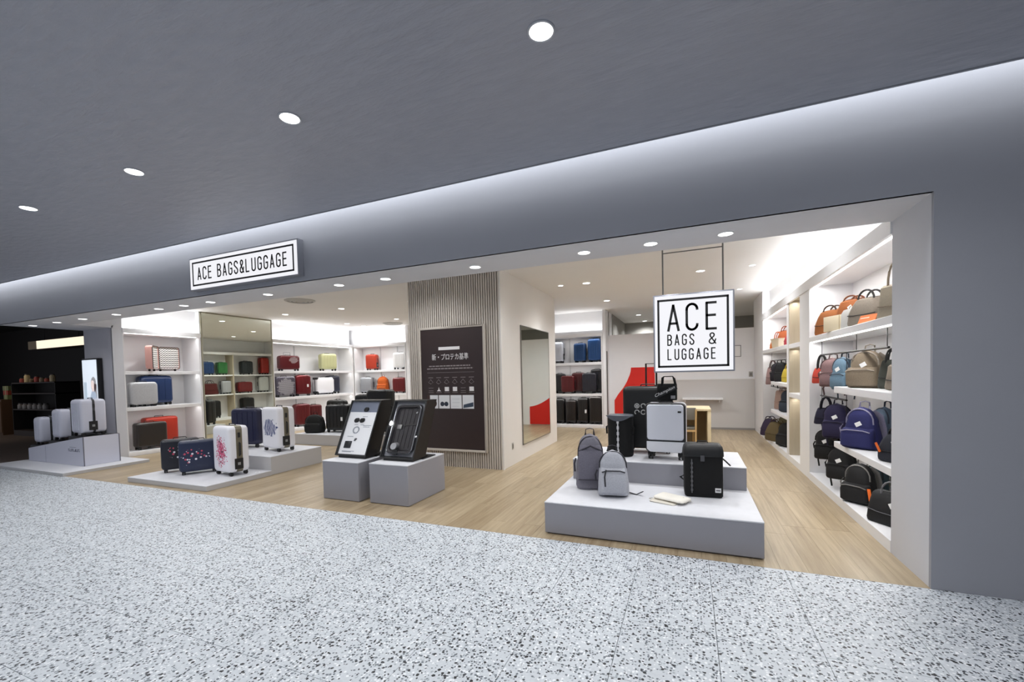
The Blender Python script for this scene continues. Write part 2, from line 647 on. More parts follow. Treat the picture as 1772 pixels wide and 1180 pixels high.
# shop ceiling
struct(bx(-11.3, 2.1, YJ, 15.6, ZC, ZC + 0.08).build('ceiling', CEIL_W), 'white ceiling of the shop')
# left wall
PIER = mat((176, 176, 184), 0.6, 0, 0.04, 3)
struct(bx(-11.6, XL - 0.01, 4.92, 5.0, 0, ZS).build('wall_left', PIER), 'grey end pier left of the shop shelves')
struct(bx(-11.3, XL, 5.0, 5.09, 0, ZC).box(-10.6, XL, 4.92, 5.0, 0, ZC).box(-10.6, XL, YJ, 4.92, ZS + 0.05, ZC).build('wall_left', SOFFIT), 'white end of the left shop wall')
struct(bx(-11.4, -11.25, 5.09, 13.4, 0, ZC).box(-11.25, -10.73, 5.09, 6.61, 2.6, ZC).box(-11.25, -10.73, 8.51, 11.6, 2.6, ZC)
       .box(-11.25, -10.6, 6.61, 8.51, 0, ZC).build('wall_left', WHITE), 'white left wall of the shop with a lit band above the shelves')
# back wall and the recess behind the pillar
struct(bx(-11.25, -8.4, 11.78, 11.9, 2.6, ZC).box(-11.25, -8.4, 12.05, 12.15, 0, ZC).box(-8.4, -8.3, 11.6, 13.4, 0, ZC)
       .box(-8.4, -3.4, 13.4, 13.5, 0, ZC).build('wall_back', WHITE), 'white back wall of the shop')
struct(bx(-4.0, -3.6, 9.17, 13.4, 0, ZC).box(-3.6, -2.06, 11.75, 11.85, 2.56, ZC).box(-3.6, -2.02, 12.02, 12.1, 0, ZC)
       .box(-2.10, -2.02, 11.56, 12.6, 0, 2.53).box(-2.10, -2.02, 11.56, 12.6, 2.53, ZC).build('wall_back', WHITE))
struct(bx(-2.02, XR, 12.0, 12.08, 0, 2.5).build('wall_back', WHITE), 'white partition wall behind the counter')
struct(bx(-2.021, -2.017, 11.64, 11.80, 0.0, 2.06).build('door_1', mat((70, 66, 62), 0.6)), 'dark narrow door gap beside the back shelves')
DARKGAP = mat((150, 147, 141), 0.8)
struct(bx(-3.6, 2.1, 15.3, 15.4, 0, ZC).box(-2.1, -2.0, 12.6, 15.3, 0, ZC).build('wall_back', DARKGAP))
# right wall
struct(bx(1.99, 2.1, YJ, 15.3, 0, ZC).box(1.62, 1.99, YJ, 10.75, 2.64, ZC).build('wall_right', WHITE), 'white right wall of the shop behind the bag shelves')
struct(bx(XR, 1.99, 10.75, 12.08, 0, ZC).build('wall_right', WHITE))

# pillar with vertical slats
pil = bx(-4.41, -2.70, 6.215, 9.17, 0, ZC).build('wall_pillar', WARMWHITE)
struct(pil, 'square pillar in the middle of the shop, slatted front and plain beige side')
SLAT = wood((198, 189, 179), (214, 206, 197), True, 'Z', 0.6)
BACKSL = mat((84, 79, 72), 0.8)
bx(-4.41, -2.70, 6.205, 6.215, 0, ZC).build('slat_backing', BACKSL, pil)
nsl = 42
pitch_ = 1.71 / nsl
slme = None
for k in range(nsl):
    if slme is None:
        s_ = bx(0, pitch_ * 0.62, 0, 0.03, 0, ZC).build('slat', SLAT, pil)
        slme = s_.data
    else:
        s_ = bpy.data.objects.new('slat', slme)
        COL.objects.link(s_)
        s_.parent = pil
    s_.location = (-4.41 + pitch_ * k + 0.006, 6.175, 0)
bx(-2.71, -2.685, 6.17, 6.22, 0, ZC).build('corner_post', WARMWHITE, pil)


# ================================================================== LIGHT FITTINGS
DISC = emit((255, 255, 255), 6.0)
RING = mat((176, 178, 184), 0.35, 0.4)
RINGW = mat((240, 240, 240), 0.4)


def downlight(label, x, y, z, r, power, group, ring=RING, size=150, col=(1, 1, 1), blend=0.9):
    t = thing('downlight', label, 'ceiling light', (x, y, z), 0, group)
    MB().lathe([(r * 1.0, 0.0), (r * 1.18, 0.0), (r * 1.18, -0.004), (r * 1.12, -0.008), (r * 1.0, -0.006), (r * 1.0, 0.0)], n=32).build('trim_ring', ring, t, smooth=True)
    MB().lathe([(r * 1.0, -0.001), (r * 1.0, -0.004)], n=32).build('diffuser', DISC, t)
    l = bpy.data.lights.new('lamp', 'SPOT')
    l.energy = power
    l.spot_size = math.radians(size)
    l.spot_blend = blend
    l.shadow_soft_size = r * 0.9
    l.color = col
    lo = bpy.data.objects.new('lamp', l)
    COL.objects.link(lo)
    lo.parent = t
    lo.location = (0, 0, -0.02)
    return t


ordn = ['rightmost', 'second from right', 'third from right', 'fourth from right', 'fifth from right', 'sixth from right', 'seventh from right',
        'eighth from right', 'ninth from right', 'tenth from right', 'eleventh from right', 'twelfth from right', 'thirteenth from right', 'leftmost']
for k in range(5):
    nm = ['large round downlight in the dark corridor ceiling, nearest the camera', 'round downlight in the dark corridor ceiling, second from the right',
          'round downlight in the dark corridor ceiling, third from the right', 'round downlight in the dark corridor ceiling at the far left edge',
          'round downlight in the dark corridor ceiling beyond the left edge'][k]
    downlight(nm, -0.687 - 1.787 * k, 2.195, ZK, 0.062, P_CORRIDOR, 'downlights in the corridor ceiling', col=(0.99, 0.995, 1.0))
downlight('round downlight in the dark corridor ceiling beyond the right edge', 1.1, 2.195, ZK, 0.062, P_CORRIDOR, 'downlights in the corridor ceiling', col=(0.99, 0.995, 1.0))
for k in range(4):  # unseen row added behind the viewpoint to light the corridor
    downlight('added unseen downlight in the corridor ceiling behind the viewpoint, %s from right' % ('first', 'second', 'third', 'fourth')[k], 1.1 - 3.574 * k, -1.0, ZK, 0.062, P_CORRIDOR * 1.6, 'downlights in the corridor ceiling', col=(0.99, 0.995, 1.0))

for k, x in enumerate((0.293, -0.298, -0.889, -2.027, -3.166, -3.85, -5.05, -6.19, -6.78, -7.38, -8.5, -9.5, -10.34, -11.2)):
    nm = 'round downlight in the pale soffit over the opening, %s of the row' % ordn[k]
    downlight(nm, x, 4.03, ZS, 0.054, P_SOFFIT, 'downlights in the soffit', RINGW)

shop = [(0.197, 7.95, 'white shop ceiling downlight seen above the hanging square sign'), (-1.727, 7.97, 'white shop ceiling downlight right of the slatted pillar, brighter of two'),
        (-2.21, 7.95, 'small white shop ceiling downlight close beside the pillar top'), (0.953, 7.92, 'shop ceiling downlight near the right wall, in front'),
        (-1.73, 10.15, 'shop ceiling downlight in the middle right, before the back shelves'), (0.99, 10.15, 'shop ceiling downlight near the right wall, behind'),
        (-1.34, 13.2, 'dim ceiling downlight behind the partition, in front'), (-1.32, 14.9, 'dim ceiling downlight behind the partition, farthest back'),
        (-7.56, 7.96, 'shop ceiling downlight left of the pillar, between the two air vents'), (-9.38, 7.95, 'shop ceiling downlight above the left wall mirror'),
        (-7.65, 10.16, 'shop ceiling downlight before the far back shelves, near the pillar'), (-9.49, 10.2, 'shop ceiling downlight in the far left back corner, near'),
        (-9.52, 10.95, 'shop ceiling downlight in the far left back corner, farthest'), (-5.6, 7.96, 'added unseen shop ceiling downlight beside the pillar'),
        (-5.6, 10.9, 'shop ceiling downlight behind the pillar seen in the mirror'), (-7.0, 12.4, 'shop ceiling downlight in the recess behind the pillar seen in the mirror')]  # lamps beside and behind the pillar are unseen, added to brighten the mirror
for x, y, nm in shop:
    r = 0.045 if 'small' in nm or 'near the right wall' in nm else 0.066
    downlight(nm, x, y, ZC, r, P_SHOP * (0.5 if x > 0.9 and y < 12 else 1.6 if y > 12.6 and x > -3 else 2.3 if y > 9 and x > -3 else 2.0 if 'mirror' in nm and 'behind' in nm else 1.0), 'downlights in the shop ceiling', RINGW, col=(0.965, 0.982, 1.0), size=80 if 'small' in nm else 150)
for x, y, nm in ((-9.9, 5.9, 'added unseen shop ceiling downlight above the left shelves, behind the soffit'), (-7.56, 5.7, 'added unseen shop ceiling downlight behind the soffit above the printed cases'),
                 (-3.8, 5.3, 'added unseen shop ceiling downlight behind the soffit in front of the pillar'), (-1.73, 5.7, 'added unseen shop ceiling downlight behind the soffit left of the bag platform'),
                 (-0.3, 5.5, 'added unseen shop ceiling downlight behind the soffit over the bag platform'), (0.9, 5.6, 'added unseen shop ceiling downlight behind the soffit by the bag shelves')):
    downlight(nm, x, y, ZC, 0.066, P_SHOP * (0.55 if x > 0.5 else 1.0), 'downlights in the shop ceiling', RINGW, col=(0.965, 0.982, 1.0))  # unseen lamps added to light the shop just behind the soffit

for x, y, nm in ((-7.49, 6.72, 'round white air vent in the shop ceiling, nearer one'), (-8.35, 10.9, 'round white air vent in the shop ceiling, farther one')):
    t = thing('air_vent', nm, 'vent', (x, y, ZC), 0, 'round ceiling vents')
    GV = mat((190, 189, 186), 0.5)
    for i, r in enumerate((0.30, 0.22, 0.14, 0.06)):
        MB().lathe([(r, 0), (r, -0.012 - 0.006 * i), (r - 0.045, -0.026 - 0.006 * i), (max(0.005, r - 0.05), -0.02 - 0.006 * i), (max(0.005, r - 0.05), 0)], n=32).build('vent_ring', GV, t, smooth=True)

# hidden cove strips above the shelves
cl = (0.98, 0.99, 1.0)
area_strip('cove_light', (-10.655, 5.85, 2.645), (PI, 0, PI / 2), 1.45, 0.09, P_COVE * 1.45, cl)
area_strip('cove_light', (-10.655, 10.05, 2.645), (PI, 0, PI / 2), 3.0, 0.09, P_COVE * 3.0, cl)
area_strip('cove_light', (-9.5, 11.69, 2.645), (PI, 0, 0), 2.1, 0.09, P_COVE * 2.1, cl)
area_strip('cove_light', (-2.83, 11.66, 2.625), (PI, 0, 0), 1.4, 0.09, P_COVE * 0.8, cl)
area_strip('cove_light', (1.555, 7.5, 2.625), (PI, 0, PI / 2), 6.2, 0.09, P_COVE * 6.2 * 0.95, cl)


# ================================================================== SIGNS
GLOW = emit((250, 250, 255), 0.93)
GLOW.node_tree.nodes['Principled BSDF'].inputs['Base Color'].default_value = (0.03, 0.03, 0.03, 1)
INK = mat((16, 16, 18), 0.6)
t = thing('fascia_sign', 'long white lit sign reading ACE BAGS&LUGGAGE on the fascia', 'sign', (-5.0, YF - 0.06, 2.68))
og = (-5.0, YF - 0.06, 2.68)
bx(-5.93, -4.03, YF - 0.075, YF - 0.001, 2.672, 3.082).build('sign_case', mat((150, 152, 160), 0.4, 0.5), t, og)
lp = bx(-5.915, -4.045, YF - 0.08, YF - 0.072, 2.687, 3.067).build('light_panel', GLOW, t, og)
y = YF - 0.082
MB().box(-5.87, -4.09, y, y + 0.004, 3.008, 3.028).box(-5.87, -4.09, y, y + 0.004, 2.726, 2.746).box(-5.87, -5.85, y, y + 0.004, 2.726, 3.028).box(-4.11, -4.09, y, y + 0.004, 2.726, 3.028).build('border', INK, lp, og)
mb = MB()
lettering(mb, 'ACE BAGS&LUGGAGE', (-5.76, y, 2.803), (1, 0, 0), (0, 0, 1), 0.145, 1.56, 0.115, 0.34)
mb.build('lettering', INK, lp, og)

t = thing('hanging_sign', 'square white lit sign reading ACE BAGS & LUGGAGE hanging over the bag platform', 'sign', (0.04, 4.5, 1.481))
og = (0.04, 4.5, 1.481)
bx(-0.317, 0.397, 4.5, 4.57, 1.481, 2.238).build('sign_case', mat((148, 150, 160), 0.4, 0.5), t, og, bevel=0.004)
lp = bx(-0.303, 0.383, 4.494, 4.502, 1.495, 2.224).build('light_panel', GLOW, t, og)
y = 4.490
MB().box(-0.278, 0.350, y, y + 0.004, 2.170, 2.190).box(-0.278, 0.350, y, y + 0.004, 1.528, 1.548).box(-0.278, -0.259, y, y + 0.004, 1.528, 2.190).box(0.331, 0.350, y, y + 0.004, 1.528, 2.190).build('border', INK, lp, og)
for ch_, x_, w_ in (('A', -0.178, 0.092), ('C', -0.012, 0.092), ('E', 0.162, 0.086)):
    mb = MB()
    lettering(mb, ch_, (x_, y, 1.885), (1, 0, 0), (0, 0, 1), 0.243, w_, 0.092, 0.2)
    mb.build('letter', INK, lp, og)
mb = MB()
lettering(mb, 'BAGS', (-0.184, y, 1.745), (1, 0, 0), (0, 0, 1), 0.098, 0.232, 0.115, 0.42)
lettering(mb, '&', (0.182, y, 1.745), (1, 0, 0), (0, 0, 1), 0.098, 0.052, 0.115, 0.3)
mb.build('lettering', INK, lp, og)
mb = MB()
lettering(mb, 'LUGGAGE', (-0.184, y, 1.605), (1, 0, 0), (0, 0, 1), 0.098, 0.418, 0.115, 0.42)
mb.build('lettering', INK, lp, og)
RODM = mat((120, 120, 118), 0.4, 0.6)
for x in (-0.226, 0.305):
    MB().cyl((x, 4.535, 2.23), (x, 4.535, ZC), 0.0075, 10).build('rod', RODM, t, og)
MB().cyl((-0.226, 4.535, 2.645), (0.305, 4.535, 2.645), 0.0055, 8).build('cross_bar', RODM, t, og)

t = thing('wall_sign', 'small black-framed ACE sign on the white partition, mostly behind the hanging sign', 'sign', (0.7, 11.99, 1.8))
og = (0.7, 11.99, 1.8)
bx(0.2, 1.19, 11.985, 11.999, 1.80, 2.08).build('sign_board', mat((236, 236, 236), 0.5), t, og)
MB().box(0.2, 1.19, 11.98, 11.986, 2.07, 2.08).box(0.2, 1.19, 11.98, 11.986, 1.80, 1.81).box(0.2, 0.21, 11.98, 11.986, 1.8, 2.08).box(1.18, 1.19, 11.98, 11.986, 1.8, 2.08).build('border', INK, t, og)
for k_, ch_ in enumerate('ACE'):
    mb = MB()
    lettering(mb, ch_, (0.36 + 0.29 * k_, 11.98, 1.88), (1, 0, 0), (0, 0, 1), 0.12, 0.10, 0.1, 0.5)
    mb.build('letter', INK, t, og)

# ================================================================== POSTER ON THE SLATTED PILLAR
t = thing('poster', 'tall dark brown framed information poster on the slatted pillar', 'poster', (-3.58, 6.15, 0.32))
og = (-3.58, 6.15, 0.32)
x0, x1, z0, z1 = -4.14, -2.985, 0.30, 2.27
yf = 6.135
MB().box(x0 - 0.035, x0, yf - 0.012, 6.175, z0 - 0.035, z1 + 0.035).box(x1, x1 + 0.035, yf - 0.012, 6.175, z0 - 0.035, z1 + 0.035).box(x0, x1, yf - 0.012, 6.175, z1, z1 + 0.035).box(x0, x1, yf - 0.012, 6.175, z0 - 0.035, z0).build('frame', mat((196, 188, 178), 0.5), t, og, bevel=0.003)
bx(x0, x1, yf, 6.174, z0, z1).build('panel', mat((52, 40, 40), 0.45), t, og)
PW = mat((232, 230, 230), 0.6)
GT = mat((150, 142, 142), 0.6)
yp = yf - 0.002
bx(-3.80, -3.405, yp, yf, 1.925, 1.975).build('title_bar', PW, t, og)
font_mesh('新・プロテカ基準', (-3.93, yp, 1.76), (1, 0, 0), (0, 0, 1), 0.105, 'heading', PW, t, og, 0.68)
mb = MB()
for z, a, c in ((1.655, -3.99, -3.22), (1.612, -4.03, -3.17)):
    x = a
    while x < c:
        ww = random.uniform(0.03, 0.07)
        mb.box(x, min(x + ww, c), yp, yf, z, z + 0.018)
        x += ww + 0.012
mb.box(-4.03, -3.15, yp, yf, 1.555, 1.559)
mb.build('small_print', GT, t, og)
mb = MB()
for i in range(6):
    cx = -3.965 + 0.152 * i
    for r_, cz in ((0, 1.44), (1, 1.345)):
        pass
    mb.box(cx - 0.045, cx + 0.045, yp, yf, 1.47, 1.478)
    mb.tube([(cx - 0.045, yp, 1.395), (cx, yp, 1.445), (cx + 0.045, yp, 1.395), (cx, yp, 1.37)], 0.004, 4, True)
    mb.box(cx - 0.05, cx + 0.05, yp, yf, 1.225, 1.231)
    if i in (2, 3, 5):
        bx(cx - 0.04, cx + 0.04, yp, yf, 1.25, 1.32).build('solid_icon', PW, t, og)
    elif i == 1:
        MB().prism([(cx - 0.04, yf, 1.25), (cx + 0.04, yf, 1.25), (cx + 0.012, yf, 1.275), (cx, yf, 1.32), (cx - 0.012, yf, 1.275)], (0, -0.002, 0)).build('solid_icon', PW, t, og)
    else:
        mb.box(cx - 0.045, cx + 0.045, yp, yf, 1.30, 1.306).box(cx - 0.045, cx + 0.045, yp, yf, 1.255, 1.261)
mb.build('line_icons', GT, t, og)
for i in range(4):
    a = -4.04 + 0.2215 * i
    p = bx(a, a + 0.205, yp, yf, 0.965, 1.185).build('picture', mat((228, 230, 234), 0.5), t, og)
    mk = MB()
    y2 = yp - 0.001
    if i == 0:
        mk.cyl((a + 0.11, yp, 1.05), (a + 0.11, y2, 1.05), 0.07, 20).box(a, a + 0.05, y2, yp, 0.965, 1.185)
        mm = mat((70, 48, 44), 0.5)
    elif i == 1:
        mk.cyl((a + 0.065, yp, 1.04), (a + 0.065, y2, 1.04), 0.038, 16).cyl((a + 0.14, yp, 1.04), (a + 0.14, y2, 1.04), 0.038, 16)
        mm = mat((44, 50, 66), 0.5)
    elif i == 2:
        mk.box(a + 0.03, a + 0.17, y2, yp, 1.12, 1.124).box(a + 0.03, a + 0.17, y2, yp, 1.06, 1.064).box(a + 0.03, a + 0.15, y2, yp, 1.0, 1.004)
        mm = mat((176, 182, 190), 0.5)
    else:
        mk.prism([(a + 0.01, yp, 0.975), (a + 0.195, yp, 1.0), (a + 0.195, yp, 1.07), (a + 0.02, yp, 1.03)], (0, -0.001, 0))
        mm = mat((58, 72, 90), 0.5)
    mk.build('picture_motif', mm, p, og)

# pillar mirror, left wall mirror, wall outlet plates
MIR = mirror_mat()
t = thing('wall_mirror', 'upright frameless mirror on the beige side of the pillar', 'mirror', (-2.70, 7.83, 0.26))
og = (-2.70, 7.83, 0.26)
bx(-2.698, -2.683, 7.04, 8.62, 0.27, 2.34).build('mirror_glass', MIR, t, og)
MB().box(-2.699, -2.68, 7.03, 7.042, 0.26, 2.35).box(-2.699, -2.68, 8.62, 8.632, 0.26, 2.35).box(-2.699, -2.68, 7.03, 8.632, 0.258, 0.27).box(-2.699, -2.68, 7.03, 8.632, 2.34, 2.352).build('frame', mat((128, 126, 120), 0.4, 0.5), t, og)
t = thing('wall_mirror', 'tall ceiling-high mirror between the shelves on the left wall', 'mirror', (XL, 7.56, 0.08))
og = (XL, 7.56, 0.08)
bx(-10.595, -10.575, 6.65, 8.48, 0.09, 3.12).build('mirror_glass', mirror_mat((236, 240, 228)), t, og)
MB().box(-10.598, -10.566, 6.625, 6.65, 0.06, 3.14).box(-10.598, -10.566, 8.48, 8.505, 0.06, 3.14).box(-10.598, -10.566, 6.625, 8.505, 3.12, 3.148).box(-10.598, -10.566, 6.625, 8.505, 0.06, 0.09).build('frame', mat((150, 146, 128), 0.5), t, og)
struct(bx(-10.6, -10.562, 6.61, 8.51, 0, 0.06).build('baseboard_left', WHITE))
PLATE = mat((170, 168, 162), 0.4)
t = thing('wall_outlet', 'small power outlet plate low on the beige pillar side', 'outlet', (-2.70, 6.57, 0.26))
bx(0.001, 0.008, -0.035, 0.035, 0, 0.11).build('plate', PLATE, t, bevel=0.002)
bx(0.007, 0.0095, -0.018, 0.018, 0.02, 0.09).build('socket', mat((90, 88, 84), 0.4), t)
t = thing('wall_switch', 'small grey switch plate on the partition near the right corner', 'switch', (1.40, 12.0, 1.30))
bx(-0.045, 0.045, -0.009, 0, 0, 0.13).build('plate', PLATE, t, bevel=0.002)
bx(-0.025, 0.025, -0.013, -0.008, 0.025, 0.105).build('rocker', mat((120, 118, 114), 0.4), t)

# partition: red panel before it, another added for the mirror, low grey panel, little shelf
REDW = mat((214, 34, 24), 0.5)
og = (-1.1, 9.8, 0.0)
t = thing('display_screen', 'bright red upright panel with a concave curved edge behind the bag platform', 'panel', og)
pts = [(-1.535, 9.82, 0.0), (-0.674, 9.82, 0.0), (-0.674, 9.82, 1.585), (-1.165, 9.82, 1.585), (-1.175, 9.82, 1.50), (-1.198, 9.82, 1.42), (-1.225, 9.82, 1.36),
       (-1.26, 9.82, 1.275), (-1.30, 9.82, 1.205), (-1.345, 9.82, 1.135), (-1.40, 9.82, 1.065), (-1.455, 9.82, 0.995), (-1.50, 9.82, 0.92), (-1.535, 9.82, 0.865)]
MB().prism(pts, (0, -0.04, 0)).build('panel', REDW, t, og)
edge = MB()
for a, b2 in zip(pts[3:-1], pts[4:]):
    va, vb = Vector(a), Vector(b2)
    edge.obox((va + vb) / 2 + Vector((0, -0.012, 0)), (vb - va) / 2, Vector((0, 0.014, 0)), (vb - va).cross(Vector((0, 1, 0))).normalized() * 0.010)
edge.build('curved_trim', WHITE, t, og)
og = (-1.4, 11.99, 0.0)  # extra red panel added so red shows in the pillar mirror
t = thing('added_red_panel', 'low red curved panel added on the partition for the pillar mirror view', 'wall panel', og)
pts = [(-1.73, 11.998, 0.02), (-1.02, 11.998, 0.02), (-1.02, 11.998, 0.55)] + [(-1.02 - 0.71 * a_ / 10, 11.998, 0.55 + 0.33 * (a_ / 10) ** 1.7) for a_ in range(1, 11)]
MB().prism(pts, (0, -0.02, 0)).build('panel', REDW, t, og)
edge = MB()
for a, b2 in zip(pts[2:-1], pts[3:]):
    va, vb = Vector(a), Vector(b2)
    edge.obox((va + vb) / 2 + Vector((0, -0.012, 0)), (vb - va) / 2, Vector((0, 0.014, 0)), (vb - va).cross(Vector((0, 1, 0))).normalized() * 0.012)
edge.build('curved_trim', WHITE, t, og)
t = thing('low_panel', 'waist-high pale grey panel along the foot of the partition', 'panel', (0.4, 11.96, 0))
bx(-1.15, 1.075, -0.03, 0.035, 0.01, 1.24).build('board', mat((206, 204, 202), 0.5), t)
bx(-1.15, 1.075, -0.04, 0.035, 1.24, 1.262).build('cap', mat((224, 222, 220), 0.5), t)
bx(-1.15, 1.075, -0.034, 0.0, 0.0, 0.05).build('kickboard', mat((150, 148, 146), 0.5), t)
t = thing('wall_shelf', 'thin white ledge shelf on the low grey panel', 'shelf', (0.3, 11.93, 0.75))
bx(-0.45, 0.47, -0.22, -0.002, 0, 0.045).build('ledge', WHITE, t, bevel=0.004)
bx(-0.40, -0.38, -0.18, -0.002, -0.06, 0.002).box(0.38, 0.40, -0.18, -0.002, -0.06, 0.002).build('bracket', WHITE, t)

# ================================================================== SHELVING
def shelf_slab(x0, x1, y0, y1, z0, z1, parent, og, name='shelf', lip=None):  # front lip is added to hide the shelf lamps from view
    o_ = bx(x0, x1, y0, y1, z0, z1).build(name, SHELF_W, parent, og, bevel=0.004, segs=1)
    if lip == 'x':
        bx(x1 - 0.02, x1 - 0.001, y0 + 0.001, y1 - 0.001, z0 - 0.02, z0).build('front_lip', SHELF_W, o_, og)
    elif lip == 'y':
        bx(x0 + 0.001, x1 - 0.001, y0 + 0.001, y0 + 0.02, z0 - 0.02, z0).build('front_lip', SHELF_W, o_, og)
    return o_


STRIP = emit((255, 253, 250), 5.0)
BACKP = mat((226, 225, 226), 0.5)

def unit_left(y0, y1, label, posts=(), lamps=True):
    og = (XL, (y0 + y1) / 2, 0)
    t = thing('shelving_unit', label, 'shelves', og)
    bx(-11.249, -11.2, y0, y1, 0, 2.57).build('back_panel', BACKP, t, og)
    bx(-11.2, XL, y0 + 0.001, y0 + 0.02, 0, 2.57).build('side_panel', BACKP, t, og)
    bx(-11.2, XL, y1 - 0.045, y1 - 0.001, 0, 2.57).build('side_panel', BACKP, t, og)
    bx(-11.2, XL + 0.012, y0 + 0.02, y1 - 0.045, 2.535, 2.575).build('top_panel', SHELF_W, t, og)
    bx(XL - 0.01, XL + 0.015, y0 + 0.001, y1 - 0.001, 2.54, 2.63).build('cornice', SHELF_W, t, og, bevel=0.004)
    for z in (1.755, 1.005):
        shelf_slab(-11.2, XL - 0.02, y0 + 0.02, y1 - 0.045, z - 0.05, z, t, og, lip='x')
    bx(-10.62, -10.60, y0 + 0.05, y1 - 0.08, 2.527, 2.534).build('light_strip', STRIP, t, og)
    bx(-11.2, XL + 0.01, y0, y1, 0, 0.09).build('plinth', SHELF_W, t, og, bevel=0.003)
    for p in posts:
        bx(-11.2, -11.18, p - 0.012, p + 0.012, 0.09, 2.53).build('upright', mat((196, 196, 198), 0.5), t, og)
    L = y1 - y0 - 0.15
    for z in (2.53, 1.70, 0.95):
        area_strip('shelf_lamp', (-0.05 if z > 2 else -0.12, 0, z - 0.006), (0, 0, PI / 2), L, 0.03, P_SHELF * L, (1, 0.99, 0.97), t)  # lamps under the shelves are added, only the cornice strip shows
    return t


unit_left(5.09, 6.61, 'white shelving unit at the front of the left wall with three open bays')
unit_left(8.51, 11.6, 'long white shelving unit behind the mirror on the left wall', posts=(9.75,))


def unit_back(x0, x1, y0, y1, label, top, zs, posts=()):
    og = ((x0 + x1) / 2, y0, 0)
    t = thing('shelving_unit', label, 'shelves', og)
    bx(x0, x1, y1 - 0.03, y1, 0, top).build('back_panel', BACKP, t, og)
    bx(x0, x0 + 0.03, y0, y1 - 0.03, 0, top).build('side_panel', BACKP, t, og)
    bx(x1 - 0.04, x1, y0, y1 - 0.03, 0, top).build('side_panel', BACKP, t, og)
    bx(x0 + 0.03, x1 - 0.04, y0, y1 - 0.03, top - 0.04, top).build('top_panel', SHELF_W, t, og)
    bx(x0, x1, y0 - 0.015, y0 + 0.01, top - 0.035, top + 0.055).build('cornice', SHELF_W, t, og, bevel=0.004)
    for z in zs:
        shelf_slab(x0 + 0.03, x1 - 0.04, y0 + 0.01, y1 - 0.03, z - 0.05, z, t, og, lip='y')
    bx(x0, x1, y0 - 0.01, y1 - 0.03, 0, 0.09).build('plinth', SHELF_W, t, og, bevel=0.003)
    for p in posts:
        bx(p - 0.012, p + 0.012, y1 - 0.05, y1 - 0.03, 0.09, top - 0.04).build('upright', mat((196, 196, 198), 0.5), t, og)
    L = x1 - x0 - 0.15
    for z in [top - 0.04] + [z - 0.05 for z in zs]:
        area_strip('shelf_lamp', (0, 0.06, z - 0.006), (0, 0, 0), L, 0.03, P_SHELF * L, (1, 0.99, 0.97), t)  # lamps under the shelves are added, tucked behind the lip
    return t


unit_back(-10.55, -8.42, 11.6, 12.05, 'white shelving unit across the far left back corner', 2.575, (1.755, 0.975), posts=(-9.75, -9.05))
unit_back(-3.59, -2.105, 11.56, 12.02, 'white shelving unit of blue and dark cases right of the pillar', 2.50, (1.775, 0.93), posts=(-3.1,))
# shelving on the hidden side of the pillar, seen only in the left wall mirror
og = (-4.45, 11.3, 0)
t = thing('shelving_unit', 'white and wood shelving behind the pillar, seen in the left wall mirror', 'shelves', og)
bx(-4.03, -4.001, 9.2, 13.39, 0, 2.575).build('back_panel', BACKP, t, og)
for y in (9.2, 11.62, 13.35):
    bx(-4.45, -4.03, y, y + 0.04, 0, 2.575).build('side_panel', OAK if y == 11.62 else BACKP, t, og)
bx(-4.45, -4.03, 9.24, 13.35, 2.535, 2.575).build('top_panel', SHELF_W, t, og)
bx(-4.47, -4.44, 9.2, 13.39, 2.54, 2.63).build('cornice', SHELF_W, t, og)
for z in (1.755, 1.005):
    for a, c in ((9.24, 11.62), (11.66, 13.35)):
        shelf_slab(-4.44, -4.03, a, c, z - 0.05, z, t, og)
bx(-4.46, -4.03, 9.2, 13.39, 0, 0.09).build('plinth', SHELF_W, t, og)

# right wall bag shelves: three bays with flat piers between them
og = (XR, 5.6, 0)
t = thing('shelving_unit', 'near white bag shelving bay on the right wall with a black hanging rail', 'shelves', og)
bx(1.95, 1.989, 4.311, 6.83, 0, 2.62).build('back_panel', BACKP, t, og)
bx(XR, 1.95, 6.83, 7.36, 0, 2.62).build('pier', SHELF_W, t, og)
bx(XR, 1.989, 4.311, 6.83, 2.56, 2.60).build('top_panel', SHELF_W, t, og)
bx(XR - 0.012, XR + 0.02, 4.311, 7.36, 2.525, 2.66).build('valance', SHELF_W, t, og)
bx(XR + 0.022, XR + 0.05, 4.33, 6.82, 2.522, 2.534).build('light_strip', STRIP, t, og)
shelf_slab(XR, 1.95, 4.311, 6.83, 1.825, 1.895, t, og)
bx(XR + 0.008, XR + 0.03, 4.33, 6.82, 1.815, 1.824).build('light_strip', STRIP, t, og)
shelf_slab(XR, 1.95, 4.311, 5.78, 1.21, 1.28, t, og)
shelf_slab(XR, 1.95, 4.311, 5.78, 0.61, 0.675, t, og)
bx(XR - 0.004, 1.95, 4.311, 6.83, 0, 0.095).build('plinth', SHELF_W, t, og)
for z in (1.655, 1.125, 0.62):
    MB().cyl((1.6, 4.72 if z > 1.5 else 5.8, z), (1.6, 6.79, z), 0.011, 10).build('hanging_rail', BLKM, t, og)
for yy in (4.75, 5.5, 6.75):
    bx(1.597, 1.603, yy - 0.003, yy + 0.003, 1.655, 1.826).build('rail_bracket', BLKM, t, og)
for a in (5.8, 6.75):
    bx(1.597, 1.603, a - 0.003, a + 0.003, 0.62, 1.655).build('rail_post', BLKM, t, og)
area_strip('shelf_lamp', (0.09, -0.03, 2.53), (0, 0, PI / 2), 2.4, 0.04, 12, (1, 0.99, 0.97), t)
area_strip('shelf_lamp', (0.06, -0.03, 1.80), (0, 0, PI / 2), 2.4, 0.03, 7, (1, 0.99, 0.97), t)
area_strip('shelf_lamp', (0.06, -0.55, 1.195), (0, 0, PI / 2), 1.3, 0.03, 2.2, (1, 0.99, 0.97), t)
